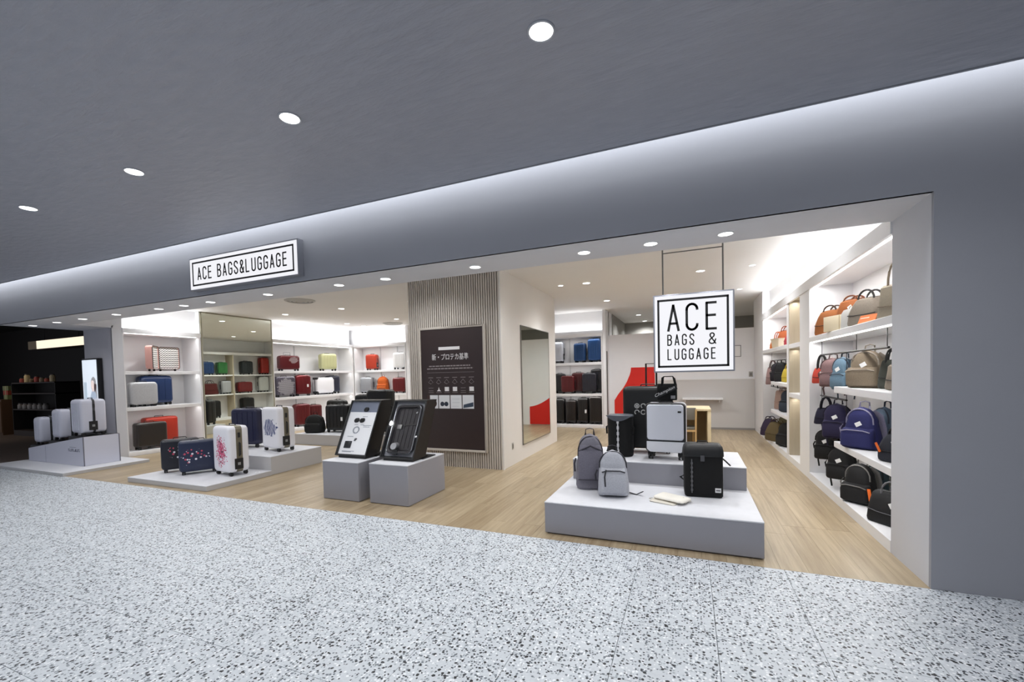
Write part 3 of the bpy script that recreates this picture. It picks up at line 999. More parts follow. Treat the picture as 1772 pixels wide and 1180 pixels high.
area_strip('shelf_lamp', (0.06, -0.55, 0.595), (0, 0, PI / 2), 1.3, 0.03, 2.2, (1, 0.99, 0.97), t)

og = (XR, 7.8, 0)
t = thing('shelving_unit', 'narrow wood-lined bag niche between two white bays on the right wall', 'shelves', og)
bx(1.95, 1.989, 7.361, 8.25, 0, 2.62).build('back_panel', OAK, t, og)
bx(XR - 0.012, XR + 0.02, 7.361, 8.26, 2.525, 2.66).build('valance', SHELF_W, t, og)
bx(XR + 0.01, 1.95, 8.10, 8.14, 0.09, 2.56).build('side_panel', OAK, t, og)
bx(XR, 1.95, 8.14, 8.26, 0, 2.62).build('pier', SHELF_W, t, og)
bx(XR + 0.02, 1.989, 7.361, 8.25, 2.56, 2.60).build('top_panel', OAK, t, og)
for a, c in ((1.80, 1.87), (1.03, 1.10)):
    shelf_slab(XR, 1.95, 7.361, 8.10, a, c, t, og)
bx(XR, 1.95, 7.361, 8.14, 0, 0.095).build('plinth', SHELF_W, t, og)
area_strip('shelf_lamp', (0.09, -0.05, 2.53), (0, 0, PI / 2), 0.65, 0.04, 2.2, (1, 0.97, 0.92), t)
area_strip('shelf_lamp', (0.09, -0.05, 1.78), (0, 0, PI / 2), 0.65, 0.04, 1.4, (1, 0.97, 0.92), t)
area_strip('shelf_lamp', (0.09, -0.05, 1.01), (0, 0, PI / 2), 0.65, 0.04, 1.4, (1, 0.97, 0.92), t)

og = (XR, 9.5, 0)
t = thing('shelving_unit', 'far white bag shelving bay on the right wall next to the partition', 'shelves', og)
bx(1.95, 1.989, 8.261, 10.74, 0, 2.62).build('back_panel', BACKP, t, og)
bx(XR - 0.012, XR + 0.02, 8.261, 10.75, 2.525, 2.66).build('valance', SHELF_W, t, og)
bx(XR, 1.95, 10.70, 10.745, 0, 2.62).build('side_panel', BACKP, t, og)
bx(XR + 0.02, 1.989, 8.261, 10.70, 2.56, 2.60).build('top_panel', SHELF_W, t, og)
bx(XR + 0.022, XR + 0.05, 8.27, 10.69, 2.522, 2.534).build('light_strip', STRIP, t, og)
shelf_slab(XR, 1.95, 8.261, 10.70, 1.81, 1.88, t, og)
shelf_slab(XR, 1.95, 8.261, 9.75, 1.18, 1.24, t, og)
shelf_slab(XR, 1.95, 8.261, 9.75, 0.64, 0.70, t, og)
bx(XR - 0.004, 1.95, 8.261, 10.70, 0, 0.095).build('plinth', SHELF_W, t, og)
for z in (1.655, 1.12):
    MB().cyl((1.6, 8.3, z), (1.6, 10.5, z), 0.011, 10).build('hanging_rail', BLKM, t, og)
for z0 in (1.655,):
    for yy in (8.4, 10.4):
        bx(1.597, 1.603, yy - 0.003, yy + 0.003, 1.12, 1.812).build('rail_post', BLKM, t, og)
area_strip('shelf_lamp', (0.09, 0, 2.53), (0, 0, PI / 2), 2.3, 0.04, 10, (1, 0.99, 0.97), t)
area_strip('shelf_lamp', (0.06, 0, 1.79), (0, 0, PI / 2), 2.3, 0.03, 5, (1, 0.99, 0.97), t)

# ================================================================== PLATFORMS AND PEDESTALS
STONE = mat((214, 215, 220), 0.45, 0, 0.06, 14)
SIDE = mat((147, 147, 154), 0.5, 0, 0.03, 3)  # sides painted greyer than the top, standing in for their shade
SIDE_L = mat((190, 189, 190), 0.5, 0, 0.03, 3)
DKICK = mat((96, 92, 88), 0.6)

def platform(label, x0, x1, y0, y1, z0, z1, kick=0.0, side=None, name='display_platform', topm=None):
    og = ((x0 + x1) / 2, (y0 + y1) / 2, z0)
    t = thing(name, label, 'platform', og)
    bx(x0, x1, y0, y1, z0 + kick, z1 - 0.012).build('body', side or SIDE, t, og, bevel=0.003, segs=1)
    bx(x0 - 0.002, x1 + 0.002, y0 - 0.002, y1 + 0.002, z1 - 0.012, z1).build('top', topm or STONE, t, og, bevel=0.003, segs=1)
    if kick:
        bx(x0 + 0.02, x1 - 0.02, y0 + 0.02, y1 - 0.02, z0, z0 + kick).build('kickboard', DKICK, t, og)
    return t


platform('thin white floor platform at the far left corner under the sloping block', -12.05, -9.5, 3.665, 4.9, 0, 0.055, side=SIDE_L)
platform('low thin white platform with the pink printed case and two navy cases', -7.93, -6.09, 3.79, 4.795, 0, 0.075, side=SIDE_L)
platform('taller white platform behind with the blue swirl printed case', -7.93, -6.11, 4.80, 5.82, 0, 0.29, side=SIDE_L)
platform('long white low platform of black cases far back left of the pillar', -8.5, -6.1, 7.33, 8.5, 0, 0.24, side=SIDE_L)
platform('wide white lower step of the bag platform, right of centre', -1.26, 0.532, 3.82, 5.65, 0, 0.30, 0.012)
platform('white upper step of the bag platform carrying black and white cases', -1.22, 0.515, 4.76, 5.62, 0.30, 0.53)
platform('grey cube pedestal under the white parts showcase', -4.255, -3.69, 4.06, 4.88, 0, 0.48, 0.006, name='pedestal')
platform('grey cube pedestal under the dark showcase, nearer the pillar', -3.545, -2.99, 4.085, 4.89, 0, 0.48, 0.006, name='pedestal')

# sloping block at the far left
og = (-10.8, 4.35, 0.055)
t = blk = thing('display_block', 'white sloping display block under three silver cases at the far left', 'platform', og)
B0, B1, Y0, Y1 = -11.85, -9.88, 4.10, 4.63
BLK_W = mat((206, 208, 222), 0.45)
MB().prism([(B0, Y0, 0.056), (B1, Y0, 0.056), (B1, Y0, 0.575), (B0, Y0, 0.30)], (0, Y1 - Y0, 0)).build('body', BLK_W, t, og, bevel=0.003, segs=1)
def slope(x):
    return 0.30 + 0.275 * (x - B0) / (B1 - B0)
MB().prism([(B0, Y0 + 0.02, slope(B0) - 0.001), (B1 - 0.002, Y0 + 0.02, slope(B1) - 0.001), (B1 - 0.002, Y0 + 0.02, slope(B1) + 0.008), (B0, Y0 + 0.02, slope(B0) + 0.008)], (0, Y1 - Y0 - 0.03, 0)).build('top_mat', mat((30, 30, 34), 0.6), t, og)
for a in (-11.2,):
    bx(a, a + 0.004, Y0 - 0.002, Y0, 0.06, slope(a) - 0.01).build('seam', mat((150, 152, 168), 0.5), t, og)
for ya, yb in ((Y0 - 0.003, Y0 + 0.012), (Y1 - 0.012, Y1 + 0.003)):
    bx(B1 - 0.004, B1 + 0.003, ya, yb, 0.056, 0.575).build('corner_edge', mat((120, 122, 134), 0.4, 0.3), t, og)
mb = MB()
x = -10.38
for k in range(7):
    wq = (0.04, 0.05, 0.035, 0.05, 0.02, 0.045, 0.05)[k]
    mb.box(x, x + 0.008, Y0 - 0.002, Y0, 0.305, 0.352)
    mb.box(x, x + wq, Y0 - 0.002, Y0, (0.305 if k % 2 else 0.344), (0.313 if k % 2 else 0.352))
    mb.box(x + wq - 0.008, x + wq, Y0 - 0.002, Y0, 0.305, 0.352 if k % 3 else 0.33)
    x += wq + 0.014
mb.box(-10.33, -10.12, Y0 - 0.002, Y0, 0.378, 0.384)
mb.build('lettering', mat((70, 72, 92), 0.5), t, og)

# backlit portrait poster box behind it, on the pier
og = (-11.2, 4.87, 0.06)
t = thing('poster_box', 'slim lit poster box showing a dark-haired woman in light blue, by the grey pier', 'poster', og)
bx(-11.52, -10.95, 4.835, 4.918, 0.06, 2.03).build('housing', mat((22, 22, 26), 0.4), t, og, bevel=0.004)
SCR = emit((214, 226, 240), 0.75)
bx(-11.505, -10.985, 4.829, 4.836, 1.02, 2.0).build('lit_picture', SCR, t, og)
fx, fz = -11.13, 1.18
hair = MB()
hair.loft([[(fx + 0.02 + a * math.cos(2 * PI * k / 14) * 0.1, 4.8275 - 0.001 * j, 1.50 + math.sin(2 * PI * k / 14) * 0.16) for k in range(14)] for j, a in ((0, 1.0), (1, 1.0))])
hair.prism([(fx + 0.03, 4.8275, 1.52), (fx + 0.125, 4.8275, 1.50), (fx + 0.14, 4.8275, 1.08), (fx + 0.06, 4.8275, 1.12)], (0, -0.001, 0))
hair.build('printed_hair', emit((52, 44, 46), 0.6), t, og)
face = MB().loft([[(fx - 0.02 + math.cos(2 * PI * k / 14) * 0.058, 4.826 - 0.001 * j, 1.50 + math.sin(2 * PI * k / 14) * 0.085) for k in range(14)] for j in (0, 1)])
face.prism([(fx - 0.05, 4.826, 1.36), (fx + 0.03, 4.826, 1.36), (fx + 0.02, 4.826, 1.45), (fx - 0.03, 4.826, 1.45)], (0, -0.001, 0))
face.build('printed_face', emit((226, 196, 184), 0.7), t, og)
MB().prism([(fx - 0.16, 4.8265, 1.03), (fx + 0.13, 4.8265, 1.03), (fx + 0.10, 4.8265, 1.30), (fx + 0.03, 4.8265, 1.37), (fx - 0.06, 4.8265, 1.36), (fx - 0.13, 4.8265, 1.22)], (0, -0.001, 0)).build('printed_blouse', emit((120, 146, 176), 0.7), t, og)
bx(-11.47, -11.36, 4.8265, 4.8285, 1.1, 1.55).build('printed_window', emit((150, 176, 196), 0.7), t, og)


# ================================================================== TILTED SHOWCASES
GLASS = glass_mat()

def showcase(label, x, y, kind):
    # leans back 28 degrees on its foot; local front is -Y before tilting
    t = thing('showcase', label, 'display case', (x, y, 0.48))
    W, H, D = 0.50, 0.80, 0.27
    def tf(mb):     # the case's front leans back while its base stays level
        mb.v = [(px, py + 0.43 * pz - 0.06 * pz * (py / 0.27), pz * 0.862 + 0.03) for px, py, pz in mb.v]
        return mb
    th = 0.018
    tf(MB().box(-W / 2, -W / 2 + th, 0, D, 0, H).box(W / 2 - th, W / 2, 0, D, 0, H).box(-W / 2 + th, W / 2 - th, 0, D, 0, th).box(-W / 2 + th, W / 2 - th, 0, D, H - th, H).box(-W / 2 + th, W / 2 - th, D - 0.01, D, th, H - th)).build('housing', BLACK, t)
    panel = emit((246, 248, 255), 0.42) if kind == 'white' else mat((186, 188, 194), 0.35)
    pd = 0.035 if kind == 'white' else 0.07
    ip = tf(bx(-W / 2 + th, W / 2 - th, pd, D - 0.012, th, H - th)).build('inner_panel', panel, t)
    if kind == 'white':
        tf(bx(-W / 2 + th, W / 2 - th, pd - 0.006, pd, H - 0.18, H - th)).build('header_strip', mat((150, 158, 178), 0.5), ip)
        def caster(cx, cz, r, nm='wheel_sample'):
            mb = MB().cyl((cx, pd, cz), (cx, pd - 0.03, cz), r, 18)
            mb.tube([(cx + r * 0.7 * math.cos(q * PI / 6), pd - 0.03, cz + r * 0.7 * math.sin(q * PI / 6)) for q in range(12)], r * 0.25, 5, True)
            tf(mb).build(nm, RUBBER, t, smooth=True)
        caster(0.04, H - 0.14, 0.035)
        caster(-0.07, H - 0.30, 0.034)
        caster(0.02, H - 0.30, 0.034)
        tf(MB().box(-0.165, -0.055, pd - 0.015, pd, 0.10, 0.20)).build('lock_sample', mat((34, 34, 38), 0.4), t, bevel=0.006)
        tf(MB().cyl((-0.005, pd, 0.23), (-0.005, pd - 0.02, 0.23), 0.014, 12).box(-0.03, -0.005, pd - 0.012, pd, 0.205, 0.215)).build('screw_sample', mat((60, 60, 64), 0.4), t)
        tf(MB().tube([(-0.04 + 0.045 * math.cos(q * PI / 8), pd - 0.012, 0.36 + 0.045 * math.sin(q * PI / 8)) for q in range(16)], 0.009, 6, True)).build('ring_sample', mat((200, 204, 210), 0.4), t, smooth=True)
        mb = MB()
        for cz, x0, x1 in ((H - 0.25, 0.0, 0.08), (H - 0.37, -0.1, -0.04), (H - 0.37, 0.0, 0.06), (0.42, 0.05, 0.18), (0.40, 0.05, 0.16), (0.26, -0.16, -0.06), (0.055, -0.18, 0.02), (0.045, -0.18, -0.03)):
            mb.box(x0, x1, pd - 0.002, pd, cz, cz + 0.007)
        tf(mb).build('caption_lines', mat((168, 172, 180), 0.5), ip)
    else:
        # half of a dark case shown open, with its rounded rim
        ring = rrect(0.36, 0.64, 0.06, 5)
        rings = []
        for s, yy in ((1.05, pd), (1.05, pd - 0.05), (1.0, pd - 0.055), (0.94, pd - 0.05), (0.92, pd - 0.004)):
            rings.append([(px * s * 1.0, yy, 0.40 + pz * s) for px, pz in ring])
        tf(MB().loft(rings)).build('half_shell', mat((52, 46, 48), 0.35), t, smooth=True)
        tf(MB().tube([(px * 1.03, pd - 0.055, 0.40 + pz * 1.03) for px, pz in ring], 0.007, 6, True)).build('rim', CHROME, t, smooth=True)
        mb = MB()
        for k in range(6):
            mb.box(-0.15 + 0.06 * k - 0.006, -0.15 + 0.06 * k + 0.006, pd - 0.012, pd - 0.002, 0.13, 0.67)
        tf(mb).build('lining_rib', mat((70, 64, 66), 0.5), t)
        tf(MB().box(-0.13, -0.06, pd - 0.03, pd - 0.01, 0.39, 0.45)).build('lock_sample', mat((180, 178, 176), 0.3, 0.4), t, bevel=0.004)
        tf(MB().tube([(-0.02, pd - 0.02, 0.44), (0.06, pd - 0.02, 0.455), (0.14, pd - 0.02, 0.45)], 0.005, 5)).build('cable', mat((120, 116, 112), 0.5), t)
        tf(MB().cyl((-0.09, pd, 0.16), (-0.09, pd - 0.06, 0.16), 0.045, 16)).build('wheel_sample', mat((210, 210, 212), 0.35), t)
        tf(MB().cyl((-0.05, pd, 0.08), (-0.05, pd - 0.06, 0.08), 0.04, 16)).build('wheel_sample', RUBBER, t)
        for px, pz in ((0.215, 0.30), (0.12, 0.62)):
            yk = 0.0 if px > 0.2 else 0.05
            tf(MB().cyl((px, yk, pz), (px, yk - 0.014, pz), 0.014, 12, 0.009)).build('knob', mat((236, 236, 238), 0.3), t)
    tf(bx(-W / 2 + th, W / 2 - th, 0.004, 0.009, th, H - th)).build('glass_pane', GLASS, t)
    # foot
    bx(-W / 2 + 0.05, W / 2 - 0.02, 0.02, 0.34, 0, 0.032).build('foot', BLACK, t)
    bx(-W / 2 + 0.03, W / 2 + 0.01, 0.20, 0.48, 0, 0.012).build('foot_plate', BLACK, t)
    return t


showcase('black tilted glass showcase of wheel and lock parts on a white panel', -4.0, 4.26, 'white')
showcase('black tilted glass showcase holding a dark open case half', -3.29, 4.265, 'dark')


# ================================================================== CASES
def hard_case(label, loc, yaw, W, D, H, col, frame=(60, 60, 62), ribs=0, tele=0, hang=None, pr=None, side=1, group=None,
              rough=0.32, r=None, wheel=(24, 24, 26), noise=0.0, handle=True, corner=None, lock=False, tilt=0.0, fw=0.018, tx=0.0, tw=0.10, tr_=0.008, name='suitcase', shellm=None, metal=0.0):
    """upright suitcase; local front is -Y, seam side handle on +X; origin under its wheels"""
    t = thing(name, label, 'suitcase', loc, yaw, group, roll=tilt)
    if max(col) - min(col) > 24 or max(col) < 110:
        col = tuple(int(v * (0.84 if max(col) > 70 else 0.7)) for v in col)
    wh = 0.052 if H > 0.55 else 0.044
    r = r or min(0.07, W * 0.14)
    g = 0.014
    body_h = H - wh - 0.012
    cz = wh + body_h / 2
    ring = rrect(W, body_h, r, 4)
    sm = shellm or mat(col, rough, metal, noise, 120, 0, 200)
    if pr:
        sm_f = print_mat(col, pr[0], pr[1], pr[2], pr[3], pr[4], -(D / 2 - 0.03), rough)
    else:
        sm_f = sm
    e = min(0.045, D * 0.18)
    for sgn in (-1, 1):
        rings = []
        for inset, yy in ((0.0, g), (0.0, D / 2 - e), (e * 0.13, D / 2 - e * 0.5), (e * 0.5, D / 2 - e * 0.13), (e, D / 2), (e + 0.03, D / 2 + 0.003)):
            k1, k2 = (W - 2 * inset) / W, (body_h - 2 * inset) / body_h
            rings.append([(px * k1, sgn * yy, cz + pz * k2) for px, pz in ring])
        mb = MB().loft(rings)
        if ribs:
            for k in range(ribs):
                x = -W / 2 + e + 0.02 + (W - 2 * e - 0.04) * (k + 0.5) / ribs
                hw = (W - 2 * e - 0.04) / ribs * 0.27
                for z0, z1 in ((cz - body_h / 2 + e + 0.02, cz + body_h / 2 - e - 0.02),):
                    y0 = sgn * (D / 2 - 0.002)
                    y1 = sgn * (D / 2 + 0.009)
                    mb.box(x - hw, x + hw, min(y0, y1), max(y0, y1), z0, z1)
                # the ridges carry on over the top
                mb.box(x - hw, x + hw, min(sgn * g * 2, sgn * (D / 2 - e)), max(sgn * g * 2, sgn * (D / 2 - e)), cz + body_h / 2 - 0.002, cz + body_h / 2 + 0.006)
        mb.build('shell', sm_f if sgn < 0 else sm, t, smooth=True)
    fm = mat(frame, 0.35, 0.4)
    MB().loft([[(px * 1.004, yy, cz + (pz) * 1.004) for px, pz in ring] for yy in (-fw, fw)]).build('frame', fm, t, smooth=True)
    wm = mat(wheel, 0.5)
    wx, wy = W / 2 - 0.055, D / 2 - 0.045
    for sx in (-1, 1):
        for sy in (-1, 1):
            x, y_ = sx * wx, sy * wy
            mb = MB()
            rr = wh * 0.5
            mb.cyl((x - 0.022, y_, rr), (x - 0.006, y_, rr), rr, 12).cyl((x + 0.006, y_, rr), (x + 0.022, y_, rr), rr, 12)
            mb.box(x - 0.024, x + 0.024, y_ - 0.02, y_ + 0.02, rr * 1.2, wh + 0.012)
            mb.build('wheel', wm, t)
    if handle:
        hx = min(0.085, W * 0.2)
        z = wh + body_h
        MB().tube([(-hx, 0.03, z - 0.003), (-hx * 0.9, 0.03, z + 0.022), (hx * 0.9, 0.03, z + 0.022), (hx, 0.03, z - 0.003)], (0.011, 0.007), 6).build('carry_handle', mat((34, 34, 36), 0.5), t, smooth=True)
        x = side * W / 2
        MB().tube([(x - side * 0.003, 0, cz + 0.10), (x + side * 0.022, 0, cz + 0.085), (x + side * 0.022, 0, cz - 0.085), (x - side * 0.003, 0, cz - 0.10)], (0.008, 0.012), 6).build('side_handle', mat((34, 34, 36), 0.5), t, smooth=True)
    if lock:
        x = side * W / 2
        MB().box(x - 0.004, x + 0.007, -0.018, 0.018, cz + body_h * 0.25, cz + body_h * 0.36).build('lock', mat((40, 40, 42), 0.4), t, bevel=0.002, segs=1)
    if tele:
        z = wh + body_h
        MB().tube([(tx - tw, D / 2 - 0.05, z - 0.01), (tx - tw, D / 2 - 0.05, z + tele), (tx + tw, D / 2 - 0.05, z + tele), (tx + tw, D / 2 - 0.05, z - 0.01)], tr_, 6).build('telescopic_handle', mat(tele_col, 0.6), t)
    if corner:
        mb = MB()
        for sx in (-1, 1):
            for sz in (-1, 1):
                mb = MB()
                x = sx * (W / 2 - 0.03)
                z = cz + sz * (body_h / 2 - 0.03)
                mb.box(x - 0.036, x + 0.036, -D / 2 + 0.004, D / 2 - 0.004, z - 0.036, z + 0.036)
                mb.build('corner_guard', mat(corner, 0.5), t, bevel=0.02)
    if hang == 'card':
        x = side * W / 2
        hc_ = bx(min(x, x + side * 0.012), max(x, x + side * 0.012), -0.075, 0.045, wh + 0.05, wh + 0.21).build('hang_card', mat((26, 26, 28), 0.4), t, bevel=0.002, segs=1)
        bx(min(x + side * 0.012, x + side * 0.0135), max(x + side * 0.012, x + side * 0.0135), -0.035, 0.005, wh + 0.11, wh + 0.15).build('card_mark', mat((150, 150, 150), 0.5), hc_)
    if hang == 'white':
        mb = MB().box(W * 0.22, W * 0.22 + 0.05, -D / 2 - 0.012, -D / 2 - 0.008, H * 0.42, H * 0.55)
        mb.build('hang_tag', mat((240, 240, 240), 0.6), t)
    return t


tele_col = (14, 14, 15)
WH = (232, 233, 238)
# far-left sloping block: three silver-white ribbed cases
SIL = (206, 208, 222)
for k, (x, W, D, H, lb) in enumerate(((-11.69, 0.28, 0.34, 0.54, 'smallest silver-white ribbed suitcase, left on the sloping block'), (-10.95, 0.34, 0.35, 0.59, 'middle silver-white ribbed suitcase on the sloping block'),
                                       (-10.21, 0.40, 0.37, 0.67, 'largest silver-white ribbed suitcase, right on the sloping block, black tag hanging'))):
    zt = slope(x + W / 2) + 0.016
    og = (-10.8, 4.35, 0.055)
    MB().prism([(x - W / 2 - 0.02, 4.13, slope(x - W / 2 - 0.02) + 0.004), (x + W / 2 + 0.02, 4.13, slope(x + W / 2 + 0.02) + 0.004), (x + W / 2 + 0.02, 4.13, zt), (x - W / 2 - 0.02, 4.13, zt)], (0, 0.46, 0)).build('riser', mat((30, 30, 34), 0.6), blk, og)
    hard_case(lb, (x, 4.34, zt + 0.001), -3, W, D, H, SIL, (70, 72, 76), 6, hang='card' if k == 2 else None, group='silver cases on the sloping block', lock=True, r=0.05)

# left wall shelves, front unit
g1 = 'cases on the front left shelves'
hard_case('silver-grey textured suitcase standing on the middle left shelf', (-10.74, 5.48, 1.006), 84, 0.47, 0.22, 0.53, (186, 187, 190), (150, 150, 154), 0, group=g1, noise=0.35, rough=0.3)
hard_case('large navy blue suitcase behind the silver one on the middle left shelf', (-11.03, 5.86, 1.006), 86, 0.60, 0.26, 0.665, (36, 62, 112), (30, 40, 70), 4, group=g1, rough=0.28)
hard_case('dark brown-black suitcase on the bottom left shelf, in front of the red one', (-10.74, 5.58, 0.092), 84, 0.55, 0.24, 0.58, (62, 55, 52), (50, 46, 44), 0, group=g1, r=0.05)
hard_case('bright red-orange suitcase standing on the bottom left shelf', (-11.02, 5.92, 0.092), 86, 0.62, 0.27, 0.66, (214, 62, 44), (180, 50, 36), 0, group=g1, r=0.05)
# the open case
t = thing('suitcase', 'open pink-edged suitcase with zigzag lining on the top left shelf', 'suitcase', (-10.82, 5.86, 1.756), 90, g1)
LIN = print_mat((232, 230, 226), 'zigzag', 0, 0, 1, 1, 99, 0.7)
PINK = mat((226, 172, 162), 0.35)
def tray(x0, x1, ang, px):
    mb = MB()
    W_2, Hh, dd = x1 - x0, 0.50, 0.13
    ring = rrect(W_2, Hh, 0.045, 4)
    cx = (x0 + x1) / 2
    out = []
    ca, sa = math.cos(ang), math.sin(ang)
    def tr(p):
        x, y_ = p[0] - px, p[1]
        return (px + x * ca - y_ * sa, x * sa + y_ * ca, p[2])
    rings = []
    for s, yy in ((0.9, dd), (0.97, dd - 0.012), (1.0, dd - 0.04), (1.0, 0.0), (0.955, 0.0), (0.95, 0.02)):
        rings.append([tr((cx + a * s, yy, 0.295 + b_ * s)) for a, b_ in ring])
    MB().loft(rings, True, False).build('shell', PINK, t, smooth=True)
    MB().loft([[tr((cx + a * 0.955, yy, 0.295 + b_ * 0.955)) for a, b_ in ring] for yy in (0.018, 0.03)]).build('lining', LIN, t)
    MB().tube([tr((cx + a * 0.98, -0.004, 0.295 + b_ * 0.98)) for a, b_ in ring], 0.008, 6, True).build('zipper', mat((60, 54, 52), 0.5), t)
    for fx_ in (x0 + 0.06, x1 - 0.06):
        c = tr((fx_, dd * 0.6, 0.022))
        MB().cyl((c[0] - 0.012, c[1], 0.023), (c[0] + 0.012, c[1], 0.023), 0.023, 12).box(c[0] - 0.012, c[0] + 0.012, c[1] - 0.012, c[1] + 0.012, 0.02, 0.06).build('wheel', RUBBER, t)
tray(0.0, 0.42, 0.0, 0.0)
tray(-0.42, 0.0, 0.82, 0.0)
# left wall shelves, behind the mirror
g2 = 'cases on the long left shelves'
tele_col = (150, 150, 152)
hard_case('dark red printed suitcase with its handle up on the top shelf right of the mirror', (-10.80, 9.19, 1.756), 78, 0.58, 0.24, 0.46, (112, 24, 34), (80, 20, 26), 0, tele=0.09, group=g2, pr=('sketch', 0.10, 0.32, 0.14, 0.09))
hard_case('pale yellow-green suitcase on the top left shelf near the corner', (-10.80, 10.68, 1.756), 74, 0.52, 0.26, 0.56, (222, 222, 168), (190, 190, 140), 4, group=g2, wheel=(24, 24, 26))
hard_case('grey suitcase with a white line drawing, middle shelf right of the mirror', (-10.80, 9.02, 1.006), 78, 0.56, 0.24, 0.60, (92, 88, 102), (60, 58, 66), 0, group=g2, pr=('sketch', 0.0, 0.28, 0.24, 0.25))
hard_case('dark red suitcase with a white tag, middle left shelf beside the grey printed one', (-10.80, 9.66, 1.006), 60, 0.42, 0.28, 0.63, (122, 18, 28), (90, 14, 20), 3, tele=0.03, hang='white', group=g2)
hard_case('white suitcase with black corners on the middle left shelf', (-10.84, 10.52, 1.006), 80, 0.62, 0.24, 0.55, (236, 236, 240), (40, 40, 44), 0, corner=(34, 34, 38), group=g2)
hard_case('navy grey suitcase behind the white black-cornered one on the middle left shelf', (-11.0, 11.05, 1.006), 80, 0.42, 0.26, 0.60, (52, 56, 74), (40, 42, 54), 4, group=g2)
hard_case('dark red suitcase on the bottom left shelf beside the blue printed white case', (-10.80, 9.58, 0.092), 76, 0.44, 0.28, 0.68, (108, 18, 28), (80, 14, 20), 4, tele=0.0, group=g2)
tele_col = (226, 226, 226)
hard_case('slim dark red suitcase with pale raised handle at the back of the bottom left shelf', (-10.86, 10.12, 0.092), 80, 0.40, 0.26, 0.62, (96, 16, 26), (70, 12, 18), 3, tele=0.12, group=g2)
tele_col = (14, 14, 15)
# far back corner unit
g3 = 'cases on the far back corner shelves'
hard_case('red-orange suitcase on the top back shelf with a dark tag', (-9.92, 11.78, 1.756), 12, 0.38, 0.26, 0.54, (204, 66, 40), (150, 50, 30), 3, group=g3, hang='card')
hard_case('white suitcase on the top back shelf beside the pillar edge', (-8.78, 11.80, 1.756), 4, 0.42, 0.26, 0.56, (232, 232, 232), (200, 200, 200), 4, group=g3)
hard_case('silver grey suitcase on the middle back shelf near the corner', (-10.16, 11.80, 0.976), 10, 0.42, 0.28, 0.55, (160, 164, 170), (40, 42, 46), 0, group=g3, metal=0.4)
hard_case('dark red suitcase on the middle back shelf beside the pillar edge', (-8.83, 11.80, 0.976), 16, 0.42, 0.28, 0.52, (118, 30, 32), (70, 20, 22), 3, group=g3)
# platform with printed cases
hard_case('white suitcase printed with a pink blossom burst on the low platform', (-6.50, 4.44, 0.076), -8, 0.47, 0.30, 0.76, (234, 234, 240), (122, 116, 100), 0, hang='card', pr=('blossom', 0.02, 0.37, 0.14, 0.21), lock=True, r=0.055, fw=0.045, group='printed cases on the floor platforms')
hard_case('white suitcase printed with a blue swirl on the taller platform', (-6.55, 5.32, 0.291), -10, 0.50, 0.32, 0.76, (234, 234, 240), (122, 116, 100), 0, hang='card', pr=('swirl', 0.02, 0.40, 0.20, 0.16), lock=True, r=0.055, fw=0.045, group='printed cases on the floor platforms')
hard_case('navy suitcase with white and red petals, right of the two low navy cases', (-7.12, 4.34, 0.076), 60, 0.50, 0.22, 0.53, (36, 48, 82), (130, 138, 150), 0, pr=('petals', -0.04, 0.27, 0.17, 0.13), r=0.05, group='printed cases on the floor platforms', lock=True)
hard_case('black-navy suitcase with a small pink flower print, left of the two low dark cases', (-7.60, 4.36, 0.076), 60, 0.50, 0.22, 0.53, (28, 32, 50), (60, 62, 70), 0, pr=('petals', -0.06, 0.32, 0.09, 0.12), r=0.05, group='printed cases on the floor platforms')
hard_case('tall navy suitcase with top glare painted as a pale frame behind the white printed cases', (-7.45, 5.46, 0.291), 14, 0.54, 0.30, 0.72, (40, 42, 76), (190, 192, 200), 4, group='printed cases on the floor platforms')  # pale frame colour stands in for glare along the top

# black cases on the far platform
g4 = 'black cases on the far low platform'
hard_case('black ribbed suitcase on the far low platform, left of the tilted showcase', (-7.62, 7.85, 0.241), 8, 0.60, 0.30, 0.66, (24, 25, 26), (16, 16, 17), 5, hang='white', group=g4)
hard_case('large black suitcase on the far low platform directly behind the white showcase', (-6.98, 8.12, 0.241), 4, 0.58, 0.32, 0.88, (18, 18, 20), (14, 14, 15), 4, group=g4)
hard_case('tallest black suitcase on the far low platform behind the white showcase', (-6.40, 7.85, 0.241), 4, 0.54, 0.34, 1.0, (16, 17, 18), (20, 30, 36), 0, group=g4)
hard_case('black suitcase at the rear left of the far low platform', (-8.05, 8.22, 0.241), -10, 0.52, 0.28, 0.74, (22, 22, 24), (14, 14, 15), 4, hang='white', group=g4)

# shelves right of the pillar
g5 = 'cases on the shelves right of the pillar'
hard_case('pale grey suitcase with a dark strap on the top back shelf at the pillar', (-3.40, 11.78, 1.776), 0, 0.36, 0.26, 0.60, (186, 190, 200), (60, 60, 66), 3, hang='card', group=g5)
hard_case('blue suitcase on the top back shelf, shorter of the blue pair', (-2.75, 11.76, 1.776), -4, 0.32, 0.24, 0.54, (32, 74, 128), (24, 50, 90), 4, group=g5, hang=None)
hard_case('blue suitcase on the top back shelf, taller of the blue pair', (-2.345, 11.78, 1.776), -4, 0.36, 0.26, 0.64, (36, 82, 140), (24, 50, 90), 4, group=g5)
hard_case('black suitcase on the middle back shelf nearest the pillar', (-3.38, 11.88, 0.931), 0, 0.32, 0.18, 0.56, (30, 30, 34), (20, 20, 22), 3, group=g5)
hard_case('dark red suitcase on the middle back shelf, in front of a darker one', (-3.09, 11.665, 0.931), 4, 0.36, 0.17, 0.50, (104, 26, 30), (80, 20, 22), 3, group=g5)
hard_case('maroon suitcase on the middle back shelf behind the dark red one', (-2.84, 11.875, 0.931), 0, 0.36, 0.18, 0.58, (74, 22, 26), (50, 16, 18), 3, group=g5)
